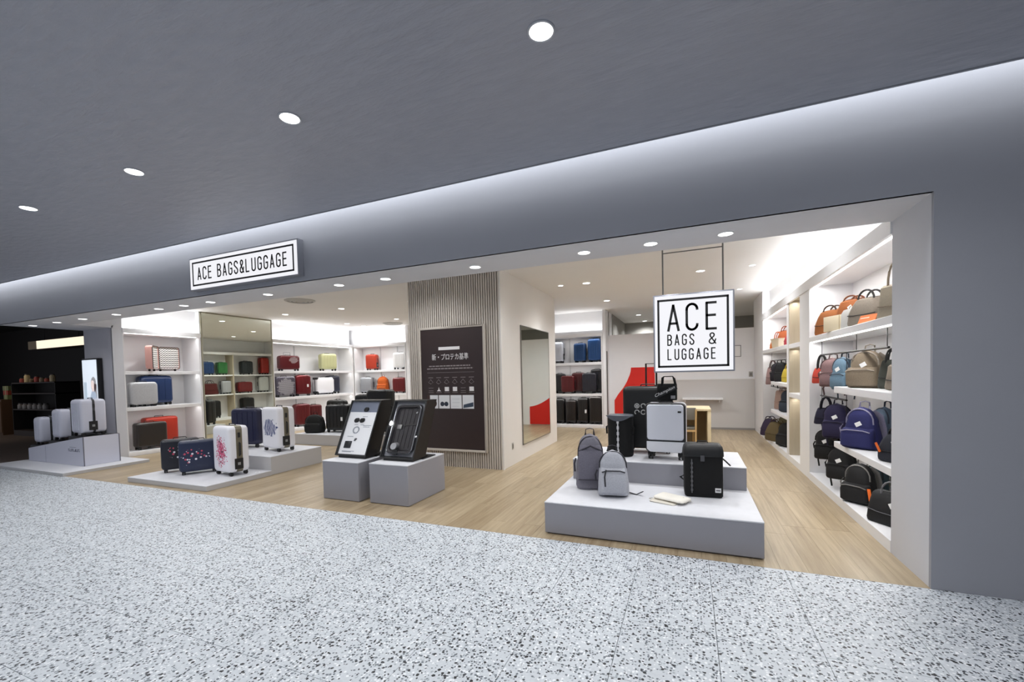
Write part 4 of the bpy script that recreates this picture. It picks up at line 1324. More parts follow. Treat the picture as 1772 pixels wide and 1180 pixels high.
hard_case('dark slate suitcase on the middle back shelf, shorter right one', (-2.49, 11.67, 0.931), 4, 0.38, 0.17, 0.56, (54, 54, 66), (36, 36, 42), 4, group=g5)
hard_case('black suitcase at the right end of the middle back shelf', (-2.32, 11.875, 0.931), 0, 0.33, 0.18, 0.66, (34, 34, 40), (24, 24, 26), 3, group=g5)
hard_case('black suitcase on the bottom back shelf nearest the pillar', (-3.37, 11.78, 0.092), 0, 0.33, 0.28, 0.70, (26, 26, 28), (18, 18, 20), 4, group=g5)
hard_case('brown-black suitcase on the bottom back shelf, second from the pillar', (-3.025, 11.76, 0.092), 0, 0.30, 0.28, 0.66, (40, 32, 30), (24, 20, 20), 3, group=g5)
hard_case('black suitcase with a white tag on the bottom back shelf', (-2.69, 11.78, 0.092), 0, 0.29, 0.28, 0.72, (30, 28, 28), (20, 20, 20), 3, hang='white', group=g5)
hard_case('brown-black suitcase at the right end of the bottom back shelf', (-2.335, 11.76, 0.092), 2, 0.35, 0.28, 0.76, (44, 35, 32), (28, 22, 20), 4, group=g5)

# goods on the shelving behind the pillar (seen in the left mirror)
g6 = 'cases seen in the left wall mirror'
for lb, y, z, W, D, H, c in (
        ('royal blue suitcase on the top shelf seen in the left mirror', 10.74, 1.756, 0.42, 0.26, 0.50, (28, 66, 120)),
        ('green suitcase on the top shelf seen in the left mirror', 11.30, 1.756, 0.36, 0.26, 0.50, (52, 128, 62)),
        ('dark grey-green suitcase in the wood niche seen in the left mirror', 12.32, 1.756, 0.48, 0.26, 0.56, (52, 62, 68)),
        ('red suitcase on the top shelf at the edge of the left mirror', 13.12, 1.756, 0.36, 0.26, 0.72, (186, 48, 40)),
        ('silver grey suitcase on the middle shelf seen in the left mirror', 11.42, 1.006, 0.36, 0.26, 0.52, (168, 170, 174)),
        ('dark red suitcase in the wood niche seen in the left mirror', 12.2, 1.006, 0.60, 0.26, 0.46, (128, 28, 30)),
        ('pale grey suitcase on the middle shelf at the edge of the left mirror', 13.04, 1.006, 0.42, 0.26, 0.66, (190, 192, 190)),
        ('black suitcase on the bottom shelf seen in the left mirror', 10.9, 0.092, 0.5, 0.26, 0.68, (24, 24, 26)),
        ('black suitcase on the bottom shelf in the niche seen in the left mirror', 12.3, 0.092, 0.5, 0.26, 0.72, (26, 26, 28))):
    hard_case(lb, (-4.25, y, z), -90, W, D, H, c, (40, 40, 42), 3, group=g6)

# big black case and cabin case on the bag platform
Z2 = 0.531
bc = hard_case('large black suitcase with white ring marks and raised handle on the upper step', (-0.455, 5.42, Z2), 0, 0.56, 0.26, 0.80, (20, 20, 22), (30, 30, 32), 0, tele=0.27, r=0.05, rough=0.45, tx=0.035, tw=0.06, tr_=0.011)
RW = mat((196, 196, 196), 0.5)
mb = MB()
for i in range(4):
    for j in range(2):
        if j == 1 and i > 1:
            continue
        cx, cz_ = -0.115 + 0.072 * i, 0.56 - 0.075 * j
        mb.tube([(cx + 0.025 * math.cos(q * PI / 6), -0.1345, cz_ + 0.025 * math.sin(q * PI / 6)) for q in range(0, 12 if (i + j) % 2 == 0 else 9)], 0.006, 4, (i + j) % 2 == 0)
        if (i + j) % 3 == 0:
            mb.box(cx - 0.012, cx + 0.012, -0.1355, -0.133, cz_ - 0.012, cz_ + 0.012)
mb.build('ring_marks', RW, bc, kind='stuff')

# white cabin case with a dark front pocket frame
t = thing('suitcase', 'white cabin suitcase with black edge and front pocket on the upper step', 'suitcase', (-0.235, 5.06, Z2), -3)
W, D, H = 0.41, 0.25, 0.615
wh = 0.085
ring = rrect(W, H - wh, 0.045, 5)
cz = wh + (H - wh) / 2
CB = mat((28, 28, 30), 0.4)
PS = mat((224, 226, 232), 0.3)
MB().loft([[(px * s, yy, cz + pz * s) for px, pz in ring] for s, yy in ((0.94, D / 2), (1.0, D / 2 - 0.03), (1.0, -D / 2 + 0.07), (0.99, -D / 2 + 0.06))]).build('shell', PS, t, smooth=True)
MB().loft([[(px * s, yy, cz + pz * s) for px, pz in ring] for s, yy in ((1.002, -D / 2 + 0.075), (1.012, -D / 2 + 0.06), (1.012, -D / 2 + 0.012), (0.985, -D / 2))]).build('frame', CB, t, smooth=True)
r2 = rrect(W - 0.035, 0.385, 0.03, 4)
MB().loft([[(px * s, yy, wh + 0.325 + pz * s) for px, pz in r2] for s, yy in ((1.0, -D / 2 + 0.01), (1.0, -D / 2 - 0.008), (0.97, -D / 2 - 0.018), (0.9, -D / 2 - 0.02))]).build('front_pocket', mat((214, 217, 226), 0.3), t, smooth=True)
MB().prism([(-W / 2 + 0.012, -D / 2 + 0.01, wh + 0.115), (W / 2 - 0.012, -D / 2 + 0.01, wh + 0.115), (W / 2 - 0.012, -D / 2 + 0.01, wh + 0.03), (W / 2 - 0.05, -D / 2 + 0.01, wh), (-W / 2 + 0.05, -D / 2 + 0.01, wh), (-W / 2 + 0.012, -D / 2 + 0.01, wh + 0.03)], (0, -0.016, 0)).build('lower_shell', PS, t, bevel=0.005)
bx(0.13, 0.165, -D / 2 - 0.024, -D / 2 - 0.016, wh + 0.43, wh + 0.45).build('lock', CB, t, bevel=0.003)
for sx in (-1, 1):
    for sy in (-1, 1):
        x, y_ = sx * (W / 2 - 0.05), sy * (D / 2 - 0.05)
        MB().cyl((x - 0.024, y_ - 0.006, 0.031), (x - 0.007, y_ - 0.006, 0.031), 0.031, 16).cyl((x + 0.007, y_ - 0.006, 0.031), (x + 0.024, y_ - 0.006, 0.031), 0.031, 16).box(x - 0.03, x + 0.03, y_ - 0.02, y_ + 0.03, 0.04, wh + 0.01).build('wheel', RUBBER, t, smooth=True)
MB().tube([(-0.07, 0.03, H - 0.004), (-0.062, 0.03, H + 0.02), (0.062, 0.03, H + 0.02), (0.07, 0.03, H - 0.004)], (0.012, 0.007), 6).build('carry_handle', CB, t, smooth=True)


# ================================================================== SOFT BAGS
def soft(mb, W, D, z0, prof, wob=0.012, seed=0, n=6, rf=0.42, y0=0.0, folds=0.0):
    """prof: rows of (z, width factor, depth factor, y shift)"""
    rings = []
    for i, (z, sw, sd, yo) in enumerate(prof):
        ring = rrect(W * sw, D * sd, rf * min(W * sw, D * sd), n)
        pts = []
        for k, (px, py) in enumerate(ring):
            a = math.atan2(py, px)
            q = 1 + wob * (math.sin(3 * a + seed + i * 0.9) + 0.7 * math.sin(5 * a - 1.7 * seed + i * 1.7))
            q += folds * (z / prof[-1][0]) ** 1.5 * math.sin(11 * a + 2.3 * seed)
            pts.append((px * q, y0 + yo + py * q, z0 + z + wob * 0.25 * math.sin(2 * a + seed)))
        rings.append(pts)
    return mb.loft(rings)


def pack_prof(H, top=0.30, lean=0.0, n=9, taper=0.0):
    rows = [(0.0, 0.84, 0.80, 0), (H * 0.015, 0.93, 0.92, 0), (H * 0.06, 0.99, 1.0, 0), (H * 0.3, 1.0, 1.0, 0), (H * (1 - top), 0.96, 0.92, 0)]
    for i in range(1, n):
        a = i / (n - 1)
        s = (1 - a ** 2.4) ** (1 / 2.4)
        rows.append((H * (1 - top) + H * top * a, max(0.10, 0.96 * s), max(0.10, 0.92 * (s ** 0.8)), H * 0.0 * a))
    return [(z, a * (1 - taper * z / H), b * (1 - taper * z / H), c + lean * z) for z, a, b, c in rows]


def white_tag(t, p, size=(0.045, 0.03), col=(244, 244, 244), name='price_tag', ang=0.5):
    mb = MB()
    mb.obox(p, (size[0] / 2 * math.cos(ang), 0, size[0] / 2 * math.sin(ang)), (0, 0.0012, 0), (-size[1] / 2 * math.sin(ang), 0, size[1] / 2 * math.cos(ang)))
    return mb.build(name, mat(col, 0.6), t)


def backpack(label, loc, yaw, W, D, H, col, accent=None, pocket=0.48, pitch=0, roll=0, tagc=None, group=None, seed=1, strap_drop=True, loop=0.06, taper=0.16, z_hung=False):
    t = thing('backpack', label, 'backpack', loc, yaw, group, pitch, roll)
    if max(col) < 120 or max(col) - min(col) > 40:
        col = tuple(int(v * 0.82) for v in col)
    fb = fabric(col)
    ac = fabric(accent or tuple(int(v * 0.55) for v in col))
    soft(MB(), W, D, 0.0, pack_prof(H, 0.38, 0.0, 9, taper), 0.02, seed).build('body', fb, t, smooth=True)
    if pocket:
        ph = H * pocket
        pk = soft(MB(), W * 0.82, D * 0.5, H * 0.05, [(0, 0.86, 0.8, 0), (ph * 0.06, 0.98, 1, 0), (ph * 0.6, 1.0, 1.0, 0), (ph * 0.86, 0.96, 0.8, 0.01), (ph * 0.97, 0.9, 0.5, 0.02), (ph, 0.84, 0.3, 0.03)], 0.012, seed + 2, y0=-D * 0.40)
        fp = pk.build('front_pocket', fb, t, smooth=True)
        zz = H * 0.05 + ph * 0.86
        MB().tube([(-W * 0.36, -D * 0.60, zz - 0.01), (-W * 0.2, -D * 0.615, zz + 0.004), (W * 0.2, -D * 0.615, zz + 0.004), (W * 0.36, -D * 0.60, zz - 0.01)], 0.006, 5).build('pocket_zipper', ac, fp, smooth=True)
    pts = []
    for i in range(13):
        a = PI * i / 12
        pts.append((W * 0.49 * (1 - taper * 0.8) * math.cos(a), -D * 0.22, H * 0.60 + H * 0.365 * (math.sin(a) ** 0.75)))
    MB().tube(pts, 0.007, 5).build('main_zipper', ac, t, smooth=True)
    MB().tube([(-0.045, D * 0.18, H * 0.965), (-0.04, D * 0.2, H + loop * 0.8), (0.0, D * 0.2, H + loop), (0.04, D * 0.2, H + loop * 0.8), (0.045, D * 0.18, H * 0.965)], (0.011, 0.005), 6).build('top_handle', ac, t, smooth=True)
    for sx in (-1, 1):
        x = sx * W * 0.27
        MB().tube([(x * 0.55, D * 0.36, H * 0.9), (x, D * 0.55, H * 0.78), (x * 1.15, D * 0.66, H * 0.5), (x * 1.35, D * 0.58, H * 0.24), (x * 1.55, D * 0.42, H * 0.1)], (0.028, 0.008), 6, flat=(0, 1, 0.2)).build('shoulder_strap', ac, t, smooth=True)
    if z_hung:
        for sx in (-1, 1):
            MB().tube([(sx * W * 0.4, D * 0.40, H * 0.1), (sx * W * 0.46, D * 0.3, -0.03), (sx * W * 0.42 + 0.01, D * 0.2, -0.11)], (0.010, 0.004), 6).build('dangling_strap', ac, t)
    if strap_drop:
        MB().tube([(-W * 0.5, 0, H * 0.55), (-W * 0.56, -D * 0.05, H * 0.45), (-W * 0.54, 0, H * 0.3)], (0.009, 0.004), 5).build('side_strap', ac, t)
    if tagc:
        white_tag(t, (W * 0.12, -D * 0.72, H * 0.62), (0.055, 0.04), tagc)
    return t


def tote(label, loc, yaw, W, D, H, col, handle=0.18, hcol=None, tagc=None, group=None, seed=1, top=0.8, td=0.4, name='handbag', cat='bag', strap=None, zipper=True, pitch=0, roll=0, folds=0.012):
    t = thing(name, label, cat, loc, yaw, group, pitch, roll)
    if max(col) < 120 or max(col) - min(col) > 40:
        col = tuple(int(v * 0.85) for v in col)
    fb = fabric(col, 0.18)
    hc = fabric(hcol or tuple(int(v * 0.6) for v in col))
    rows = [(0.0, 0.9, 0.85, 0), (H * 0.03, 0.98, 0.97, 0), (H * 0.12, 1.0, 1.0, 0), (H * 0.45, 0.97, 0.9, 0), (H * 0.75, (top + 0.97) / 2, (td + 0.85) / 2, 0), (H * 0.93, top, td, 0), (H, top * 0.95, td * 0.55, 0)]
    soft(MB(), W, D, 0, rows, 0.022, seed, n=8, rf=0.3, folds=folds).build('body', fb, t, smooth=True)
    MB().tube([(-W * 0.42, -D * 0.46, H * 0.42), (-W * 0.2, -D * 0.5, H * 0.39), (W * 0.2, -D * 0.5, H * 0.39), (W * 0.42, -D * 0.46, H * 0.42)], 0.004, 5).build('seam', hc, t, smooth=True)
    for sy in (-1, 1):
        pts = []
        for i in range(11):
            a = PI * i / 10
            pts.append((W * 0.24 * math.cos(a), sy * D * td * 0.34, H * 0.9 + (handle + H * 0.1) * (math.sin(a) ** 0.8)))
        MB().tube(pts, 0.009, 6).build('handle', hc, t, smooth=True)
    if zipper:
        MB().tube([(-W * top * 0.46, 0, H + 0.002), (0, 0, H + 0.008), (W * top * 0.46, 0, H + 0.002)], 0.005, 5).build('zipper', hc, t, smooth=True)
    if strap:
        pts = [(W * 0.46, 0, H * 0.8), (W * 0.6, -D * 0.1, H * 0.7 + strap), (W * 0.68, -D * 0.2, H * 0.35), (W * 0.60, -D * 0.25, 0.03)]
        MB().tube(pts, (0.011, 0.005), 6).build('shoulder_strap', hc, t, smooth=True)
    if tagc:
        white_tag(t, (W * 0.14, -D * 0.55, H * 0.72), (0.05, 0.045), tagc)
    return t


# --- on the bag platform
t = backpack('tall dark grey backpack with a black top loop on the lower step', (-0.955, 4.44, 0.301), 14, 0.295, 0.20, 0.56, (118, 116, 126), (58, 56, 64), pocket=0, seed=3, loop=0.055)
soft(MB(), 0.25, 0.07, 0.0, [(0.10, 0.95, 0.9, 0), (0.12, 1, 1, 0), (0.30, 1.0, 1.0, 0), (0.40, 0.95, 0.9, 0.01), (0.45, 0.82, 0.5, 0.02)], 0.01, 1, y0=-0.095).build('front_panel', fabric((108, 106, 118)), t, smooth=True)
MB().tube([(-0.125, -0.125, 0.11), (0, -0.135, 0.112), (0.125, -0.125, 0.11)], 0.005, 5).build('lower_seam', fabric((58, 56, 64)), t)
MB().tube([(-0.115, -0.105, 0.40), (0, -0.122, 0.455), (0.115, -0.105, 0.40)], 0.008, 5).build('panel_zipper', fabric((50, 48, 56)), t, smooth=True)
t = backpack('small light grey backpack with a front pocket leaning back on the lower step', (-0.685, 4.205, 0.311), 12, 0.30, 0.19, 0.43, (172, 174, 182), (44, 44, 50), pocket=0.56, pitch=-9, seed=5, loop=0.045)
MB().tube([(0.14, 0.10, 0.02), (0.22, 0.06, -0.0), (0.28, 0.02, 0.035)], (0.012, 0.005), 6).build('loose_strap', fabric((44, 44, 50)), t)
MB().tube([(-0.07, -0.165, 0.245), (-0.085, -0.175, 0.18), (-0.08, -0.18, 0.09)], (0.008, 0.004), 5).build('zipper_pull', fabric((40, 40, 44)), t)

# big square roll-top pack, front right
t = thing('backpack', 'big square black box backpack with buckled lid on the lower step', 'backpack', (0.115, 4.50, 0.301), 4)
KB = mat((9, 9, 10), 0.9, 0, 0.2, 60, 0.2, 300)
KB2 = mat((16, 17, 19), 0.5, 0, 0.15, 40, 0.15, 200)
W, D, H = 0.335, 0.21, 0.49
soft(MB(), W, D, 0, [(0, 0.93, 0.9, 0), (0.012, 0.99, 0.98, 0), (0.05, 1, 1, 0), (0.25, 1, 1, 0), (0.40, 1, 1, 0), (0.44, 0.98, 0.96, 0)], 0.006, 2, rf=0.18).build('body', KB, t, smooth=True)
soft(MB(), W * 1.04, D * 1.08, 0, [(0.385, 1.0, 1.0, 0), (0.395, 1.02, 1.02, 0), (0.44, 1.0, 1.0, 0), (0.475, 0.95, 0.88, 0), (0.495, 0.86, 0.7, 0), (0.50, 0.7, 0.5, 0)], 0.008, 4, rf=0.22).build('lid', KB2, t, smooth=True)
bx(-0.03, 0.005, -0.128, -0.118, 0.345, 0.40).build('buckle', mat((70, 70, 74), 0.4), t, bevel=0.003)
bp_ = bx(0.095, 0.145, -0.112, -0.104, 0.055, 0.095).build('logo_patch', mat((222, 222, 222), 0.5), t)
bx(0.102, 0.138, -0.1135, -0.1115, 0.068, 0.082).build('patch_mark', mat((120, 120, 122), 0.5), bp_)
mb = MB()
for k in range(7):
    mb.box(-0.113, -0.095, -0.112, -0.104, 0.06 + 0.042 * k, 0.078 + 0.042 * k)
mb.box(-0.109, -0.100, -0.111, -0.104, 0.04, 0.36)
mb.build('lash_tape', mat((92, 92, 94), 0.6), t, kind='stuff')
MB().tube([(0.165, 0.03, 0.36), (0.20, 0.0, 0.33), (0.235, -0.03, 0.295)], (0.012, 0.005), 6).build('loose_strap', KB, t)
MB().tube([(-0.17, 0, 0.18), (-0.20, -0.01, 0.165), (-0.175, 0.0, 0.14)], (0.012, 0.005), 6).build('side_strap', KB, t)
for x in (-0.07, 0.07):
    MB().tube([(x, 0.09, 0.40), (x * 1.2, 0.15, 0.32), (x * 1.4, 0.14, 0.12), (x * 1.5, 0.10, 0.04)], (0.03, 0.008), 6, flat=(0, 1, 0.2)).build('shoulder_strap', KB, t, smooth=True)
MB().tube([(-0.05, 0.02, 0.495), (-0.04, 0.02, 0.515), (0.04, 0.02, 0.515), (0.05, 0.02, 0.495)], (0.012, 0.005), 6).build('top_handle', KB, t, smooth=True)

# black cylinder pack, rear left
t = thing('backpack', 'black rounded barrel backpack with white daisy-chain tape on the upper step', 'backpack', (-0.735, 5.10, Z2), -8)
W, D, H = 0.285, 0.22, 0.46
soft(MB(), W, D, 0, [(0, 0.93, 0.9, 0), (0.012, 0.99, 0.98, 0), (0.05, 1, 1, 0), (0.25, 1, 1, 0), (0.42, 1.0, 1.0, 0), (0.44, 1.02, 1.02, 0), (0.452, 1.0, 1.0, 0)], 0.008, 2, rf=0.46).build('body', KB, t, smooth=True)
soft(MB(), W * 1.03, D * 1.03, 0, [(0.452, 1.0, 1.0, 0), (0.468, 0.98, 0.98, 0), (0.476, 0.85, 0.85, 0)], 0.004, 1, rf=0.46).build('lid', mat((78, 82, 90), 0.5, 0, 0.2, 60), t, smooth=True)
MB().loft([[(x_ * 0.148, -0.117 + 0.035 * (abs(x_) ** 2.2) - dy_, 0.468 - (0.062 * (1 - x_ * x_) if k_ else 0.0)) for x_ in [i_ / 8 - 1 for i_ in range(17)]] for k_, dy_ in ((0, 0.0), (1, 0.006))], False, False, closed=False).build('lid_flap', mat((78, 82, 90), 0.5, 0, 0.2, 60), t, smooth=True)
mb = MB()
mb.box(-0.006, 0.006, -0.1175, -0.109, 0.03, 0.43)
for k in range(6):
    mb.box(-0.012, 0.012, -0.119, -0.110, 0.05 + 0.066 * k, 0.085 + 0.066 * k)
mb.build('lash_tape', mat((206, 206, 208), 0.6), t, kind='stuff')
for s_ in (-1, 1):
    MB().tube([(s_ * 0.135, 0.0, 0.36), (s_ * 0.158, -0.03, 0.33), (s_ * 0.15, -0.04, 0.25)], (0.010, 0.005), 6).build('side_strap', KB, t)
    MB().tube([(s_ * 0.06, 0.09, 0.42), (s_ * 0.08, 0.14, 0.3), (s_ * 0.1, 0.12, 0.06)], (0.028, 0.008), 6, flat=(0, 1, 0.2)).build('shoulder_strap', KB, t, smooth=True)

# black shoulder bag with script strap, standing on the white cabin case
t = thing('shoulder_bag', 'small black bag with a white script strap, on top of the white cabin case', 'bag', (-0.225, 5.12, Z2 + 0.638), -4)
soft(MB(), 0.21, 0.10, 0, [(0, 0.94, 0.8, 0), (0.01, 1, 1, 0), (0.10, 1.0, 0.9, 0), (0.17, 0.98, 0.6, 0), (0.185, 0.95, 0.4, 0)], 0.01, 3, rf=0.25).build('body', KB, t, smooth=True)
bx(0.045, 0.09, -0.055, -0.047, 0.02, 0.055).build('label_patch', mat((150, 150, 152), 0.5), t)
mb = MB()
mb.obox((-0.01, -0.056, 0.095), (0.115, 0, 0.058), (0, 0.004, 0), (-0.011, 0, 0.022))
mb.build('diagonal_strap', KB2, t)
font_mesh('Champion', (-0.11, -0.0615, 0.028), (0.9, 0, 0.44), (-0.44, 0, 0.9), 0.042, 'script_lettering', mat((226, 226, 226), 0.6), t, (0, 0, 0), 0.23, 0.35)
for sy in (-0.03, 0.03):
    MB().tube([(-0.05, sy, 0.17), (-0.045, sy, 0.25), (-0.03, sy, 0.265), (0.06, sy, 0.265), (0.075, sy, 0.24), (0.09, sy, 0.17)], (0.010, 0.005), 6).build('handle', KB, t, smooth=True)

# cream pouches lying on the lower step
t = thing('pouch', 'cream flat cloth pouch with small dark print and drawcord on the lower step', 'pouch', (-0.15, 4.20, 0.316), -28)
soft(MB(), 0.29, 0.18, 0, [(0, 0.95, 0.92, 0), (0.006, 1, 1, 0), (0.014, 1.0, 1.0, 0), (0.022, 0.95, 0.93, 0), (0.026, 0.8, 0.8, 0)], 0.02, 2, rf=0.12).build('body', fabric((236, 232, 222), 0.06), t, smooth=True)
mb = MB()
for k in range(4):
    mb.box(0.0 + 0.028 * k, 0.014 + 0.028 * k, 0.025, 0.032, 0.024, 0.028)
mb.build('printed_dots', mat((50, 50, 56), 0.6), t)
MB().tube([(0.12, -0.03, 0.012), (0.15, -0.045, 0.006), (0.135, 0.02, 0.004), (0.16, 0.04, 0.008)], 0.004, 5).build('drawcord', fabric((206, 200, 186)), t)
t = thing('pouch', 'smaller thin cream pouch lying partly under the larger pouch', 'pouch', (-0.22, 4.14, 0.301), -20)
soft(MB(), 0.24, 0.13, 0, [(0, 0.95, 0.92, 0), (0.004, 1, 1, 0), (0.010, 1.0, 1.0, 0), (0.013, 0.9, 0.88, 0)], 0.02, 5, rf=0.2).build('body', fabric((214, 208, 196), 0.06), t, smooth=True)
MB().tube([(-0.12, 0.0, 0.006), (-0.15, 0.02, 0.004), (-0.14, 0.05, 0.004), (-0.10, 0.04, 0.006)], 0.003, 5).build('drawcord', fabric((196, 190, 176)), t)

# soft bags among the cases
t = backpack('slumped black backpack on the front left of the far low platform', (-8.18, 7.62, 0.241), 20, 0.46, 0.26, 0.42, (20, 22, 22), (14, 14, 15), pocket=0.5, seed=6)
t = backpack('orange backpack-style case with front pocket on the middle back shelf', (-9.52, 11.80, 0.976), 14, 0.40, 0.26, 0.56, (226, 104, 24), (120, 50, 16), pocket=0.5, seed=2)
tote('dark red travel bag with handles on the middle shelf in the left mirror', (-4.25, 10.82, 1.006), -90, 0.56, 0.28, 0.42, (92, 24, 22), 0.12, (40, 16, 16), group=None, top=0.9, td=0.6, seed=4)

# --- right wall, near bay, top shelf
ga = 'bags on the near right shelves'
SH1 = 1.896
tote('caramel brown leather drawstring handbag, left on the near top shelf', (1.66, 6.52, SH1), -62, 0.40, 0.22, 0.30, (172, 100, 46), 0.06, (60, 40, 30), group=ga, top=0.72, td=0.6, seed=2, folds=0.05)
tote('caramel brown slouchy handbag with white tag on the near top shelf', (1.74, 6.06, SH1), -58, 0.36, 0.20, 0.36, (164, 92, 42), 0.04, (110, 60, 30), (244, 244, 244), group=ga, top=0.66, td=0.7, seed=5, folds=0.06)
t = thing('display_box', 'plain cream box in front of the brown handbags on the near top shelf', 'box', (1.55, 5.88, SH1), -70, ga)
bx(-0.16, 0.16, -0.06, 0.06, 0, 0.17).build('body', mat((226, 212, 182), 0.6), t, bevel=0.003)
bx(0.09, 0.10, -0.062, 0.062, 0.002, 0.171).build('tape_band', mat((190, 168, 130), 0.6), t)
tote('taupe grey handbag with a black strap on the near top shelf', (1.66, 5.33, SH1), -62, 0.36, 0.22, 0.27, (128, 118, 106), 0.08, (40, 38, 38), group=ga, top=0.62, td=0.6, seed=7, strap=0.10, folds=0.05)
tote('tall taupe tote bag against the jamb on the near top shelf', (1.70, 4.78, SH1), -72, 0.34, 0.18, 0.31, (134, 124, 108), 0.19, (110, 96, 80), group=ga, top=0.98, td=0.7, seed=8)
t = thing('price_card', 'orange card standing before the taupe bags on the near top shelf', 'card', (1.53, 5.02, SH1), -70, ga, pitch=-22)
bx(-0.10, 0.10, -0.003, 0.003, 0, 0.085).build('card', mat((232, 126, 70), 0.6), t)
bx(-0.085, 0.02, -0.0045, -0.003, 0.05, 0.06).build('printed_line', mat((250, 214, 190), 0.6), t)
t = thing('display_box', 'light grey block between the cream box and the taupe bag on the near top shelf', 'box', (1.58, 5.60, SH1), -75, ga)
soft(MB(), 0.17, 0.12, 0, [(0, 0.95, 0.95, 0), (0.01, 1, 1, 0), (0.16, 0.95, 0.95, 0), (0.2, 0.7, 0.7, 0)], 0.01, 3, rf=0.2).build('body', fabric((196, 194, 190), 0.08), t, smooth=True)
MB().tube([(-0.05, 0, 0.19), (0, 0, 0.24), (0.05, 0, 0.19)], 0.006, 5).build('handle', fabric((150, 146, 140)), t)

# near bay, upper rail and shelf
def hung(fn, label, y, rail, x, H, drop, **kw):
    if fn is backpack:
        kw['z_hung'] = True
    return fn(label, (x, y, rail - 0.006 - H - drop), kw.pop('yaw', -35), H=H, **kw)

gh = 'bags hanging on the near right rails'
RA, RB, RC_ = 1.655, 1.125, 0.62
hung(tote, 'small coral red shoulder bag hanging leftmost on the near upper rail', 6.62, RA, 1.57, 0.19, 0.17, yaw=-40, W=0.21, D=0.10, col=(222, 76, 58), handle=0.17, hcol=(34, 30, 32), tagc=(244, 244, 244), group=gh, seed=2)
hung(backpack, 'mauve brown backpack hanging on the near upper rail', 6.28, RA, 1.59, 0.34, 0.045, yaw=-40, W=0.26, D=0.15, col=(132, 104, 104), accent=(90, 70, 72), group=gh, seed=3, loop=0.045)
hung(backpack, 'light blue backpack hanging on the near upper rail', 5.92, RA, 1.60, 0.36, 0.045, yaw=-60, W=0.24, D=0.14, col=(122, 154, 178), accent=(52, 60, 72), group=gh, seed=4, tagc=(244, 244, 244), loop=0.045)
hung(backpack, 'charcoal backpack hanging on the near upper rail behind the taupe one', 5.72, RA, 1.76, 0.33, 0.045, yaw=-60, W=0.24, D=0.14, col=(52, 54, 58), group=gh, seed=5, loop=0.045)
backpack('taupe backpack with pale handles standing on the near second shelf', (1.64, 5.33, 1.281), -48, 0.35, 0.19, 0.37, (124, 110, 92), (150, 140, 128), pocket=0.5, taper=0.36, seed=6, tagc=(244, 244, 244), group=ga)
hung(tote, 'olive black shoulder bag with a long strap hanging on the near upper rail', 4.98, RA, 1.72, 0.26, 0.11, yaw=-55, W=0.22, D=0.10, col=(64, 66, 58), handle=0.11, hcol=(30, 30, 30), group=gh, seed=7)
tote('taupe tote with black handles against the jamb on the near second shelf', (1.70, 4.66, 1.281), -70, 0.30, 0.16, 0.22, (126, 114, 100), 0.13, (34, 34, 36), group=ga, top=0.97, td=0.7, seed=8)

# near bay, third level
hung(tote, 'small navy handbag hanging leftmost on the near middle rail', 6.45, RB, 1.57, 0.19, 0.14, yaw=-40, W=0.24, D=0.12, col=(36, 34, 62), handle=0.14, hcol=(24, 22, 36), group=gh, seed=3)
hung(backpack, 'deep purple navy backpack with a white tag hanging on the near middle rail', 6.06, RB, 1.58, 0.40, 0.045, yaw=-42, W=0.29, D=0.16, col=(48, 42, 84), accent=(30, 26, 48), group=gh, seed=4, tagc=(244, 244, 244), loop=0.045)
backpack('pale blue-grey backpack at the back of the near third shelf', (1.84, 5.52, 0.676), -75, 0.25, 0.15, 0.40, (118, 140, 164), (60, 66, 80), pocket=0.45, seed=9, tagc=(244, 244, 244), group=ga)
backpack('royal navy backpack with looped handles standing on the near third shelf', (1.60, 5.33, 0.676), -46, 0.36, 0.20, 0.41, (46, 48, 112), (140, 136, 160), pocket=0.46, taper=0.40, seed=2, tagc=(244, 244, 244), group=ga)
backpack('dark olive backpack at the back of the near third shelf', (1.82, 4.98, 0.676), -70, 0.26, 0.14, 0.42, (54, 56, 46), (36, 38, 32), pocket=0.4, seed=5, group=ga)
t = tote('dark navy bag with white and orange tags on the near third shelf', (1.64, 4.60, 0.676), -62, 0.30, 0.18, 0.24, (38, 40, 52), 0.06, (26, 26, 30), (244, 244, 244), group=ga, top=0.6, td=0.5, seed=6)
white_tag(t, (-0.10, -0.105, 0.12), (0.022, 0.085), (232, 110, 40), 'orange_tag', 0.5)

# near bay, bottom level
hung(backpack, 'black backpack with a white tag hanging leftmost on the near low rail', 6.42, RC_ + 0.16, 1.57, 0.37, 0.045, yaw=-40, W=0.26, D=0.15, col=(30, 30, 32), group=gh, seed=3, tagc=(244, 244, 244), loop=0.045)
hung(backpack, 'black backpack with a white tag hanging second on the near low rail', 5.96, RC_ + 0.01, 1.59, 0.36, 0.045, yaw=-42, W=0.28, D=0.16, col=(34, 34, 36), group=gh, seed=4, tagc=(240, 240, 240), loop=0.045)
backpack('teal grey backpack at the back of the near bottom shelf', (1.82, 5.62, 0.096), -70, 0.24, 0.14, 0.38, (72, 96, 104), (40, 48, 52), pocket=0.4, seed=6, group=ga)
t = backpack('black backpack with pale handle loop and orange tag on the near bottom shelf', (1.62, 5.45, 0.096), -48, 0.33, 0.19, 0.40, (26, 26, 29), (120, 118, 116), pocket=0.46, taper=0.36, seed=7, group=ga)
white_tag(t, (0.17, -0.14, 0.13), (0.03, 0.12), (236, 112, 36), 'orange_tag', 0.15)
backpack('olive black backpack at the back of the near bottom shelf', (1.84, 5.10, 0.096), -70, 0.26, 0.15, 0.40, (44, 48, 42), (30, 32, 28), pocket=0.4, seed=8, group=ga)
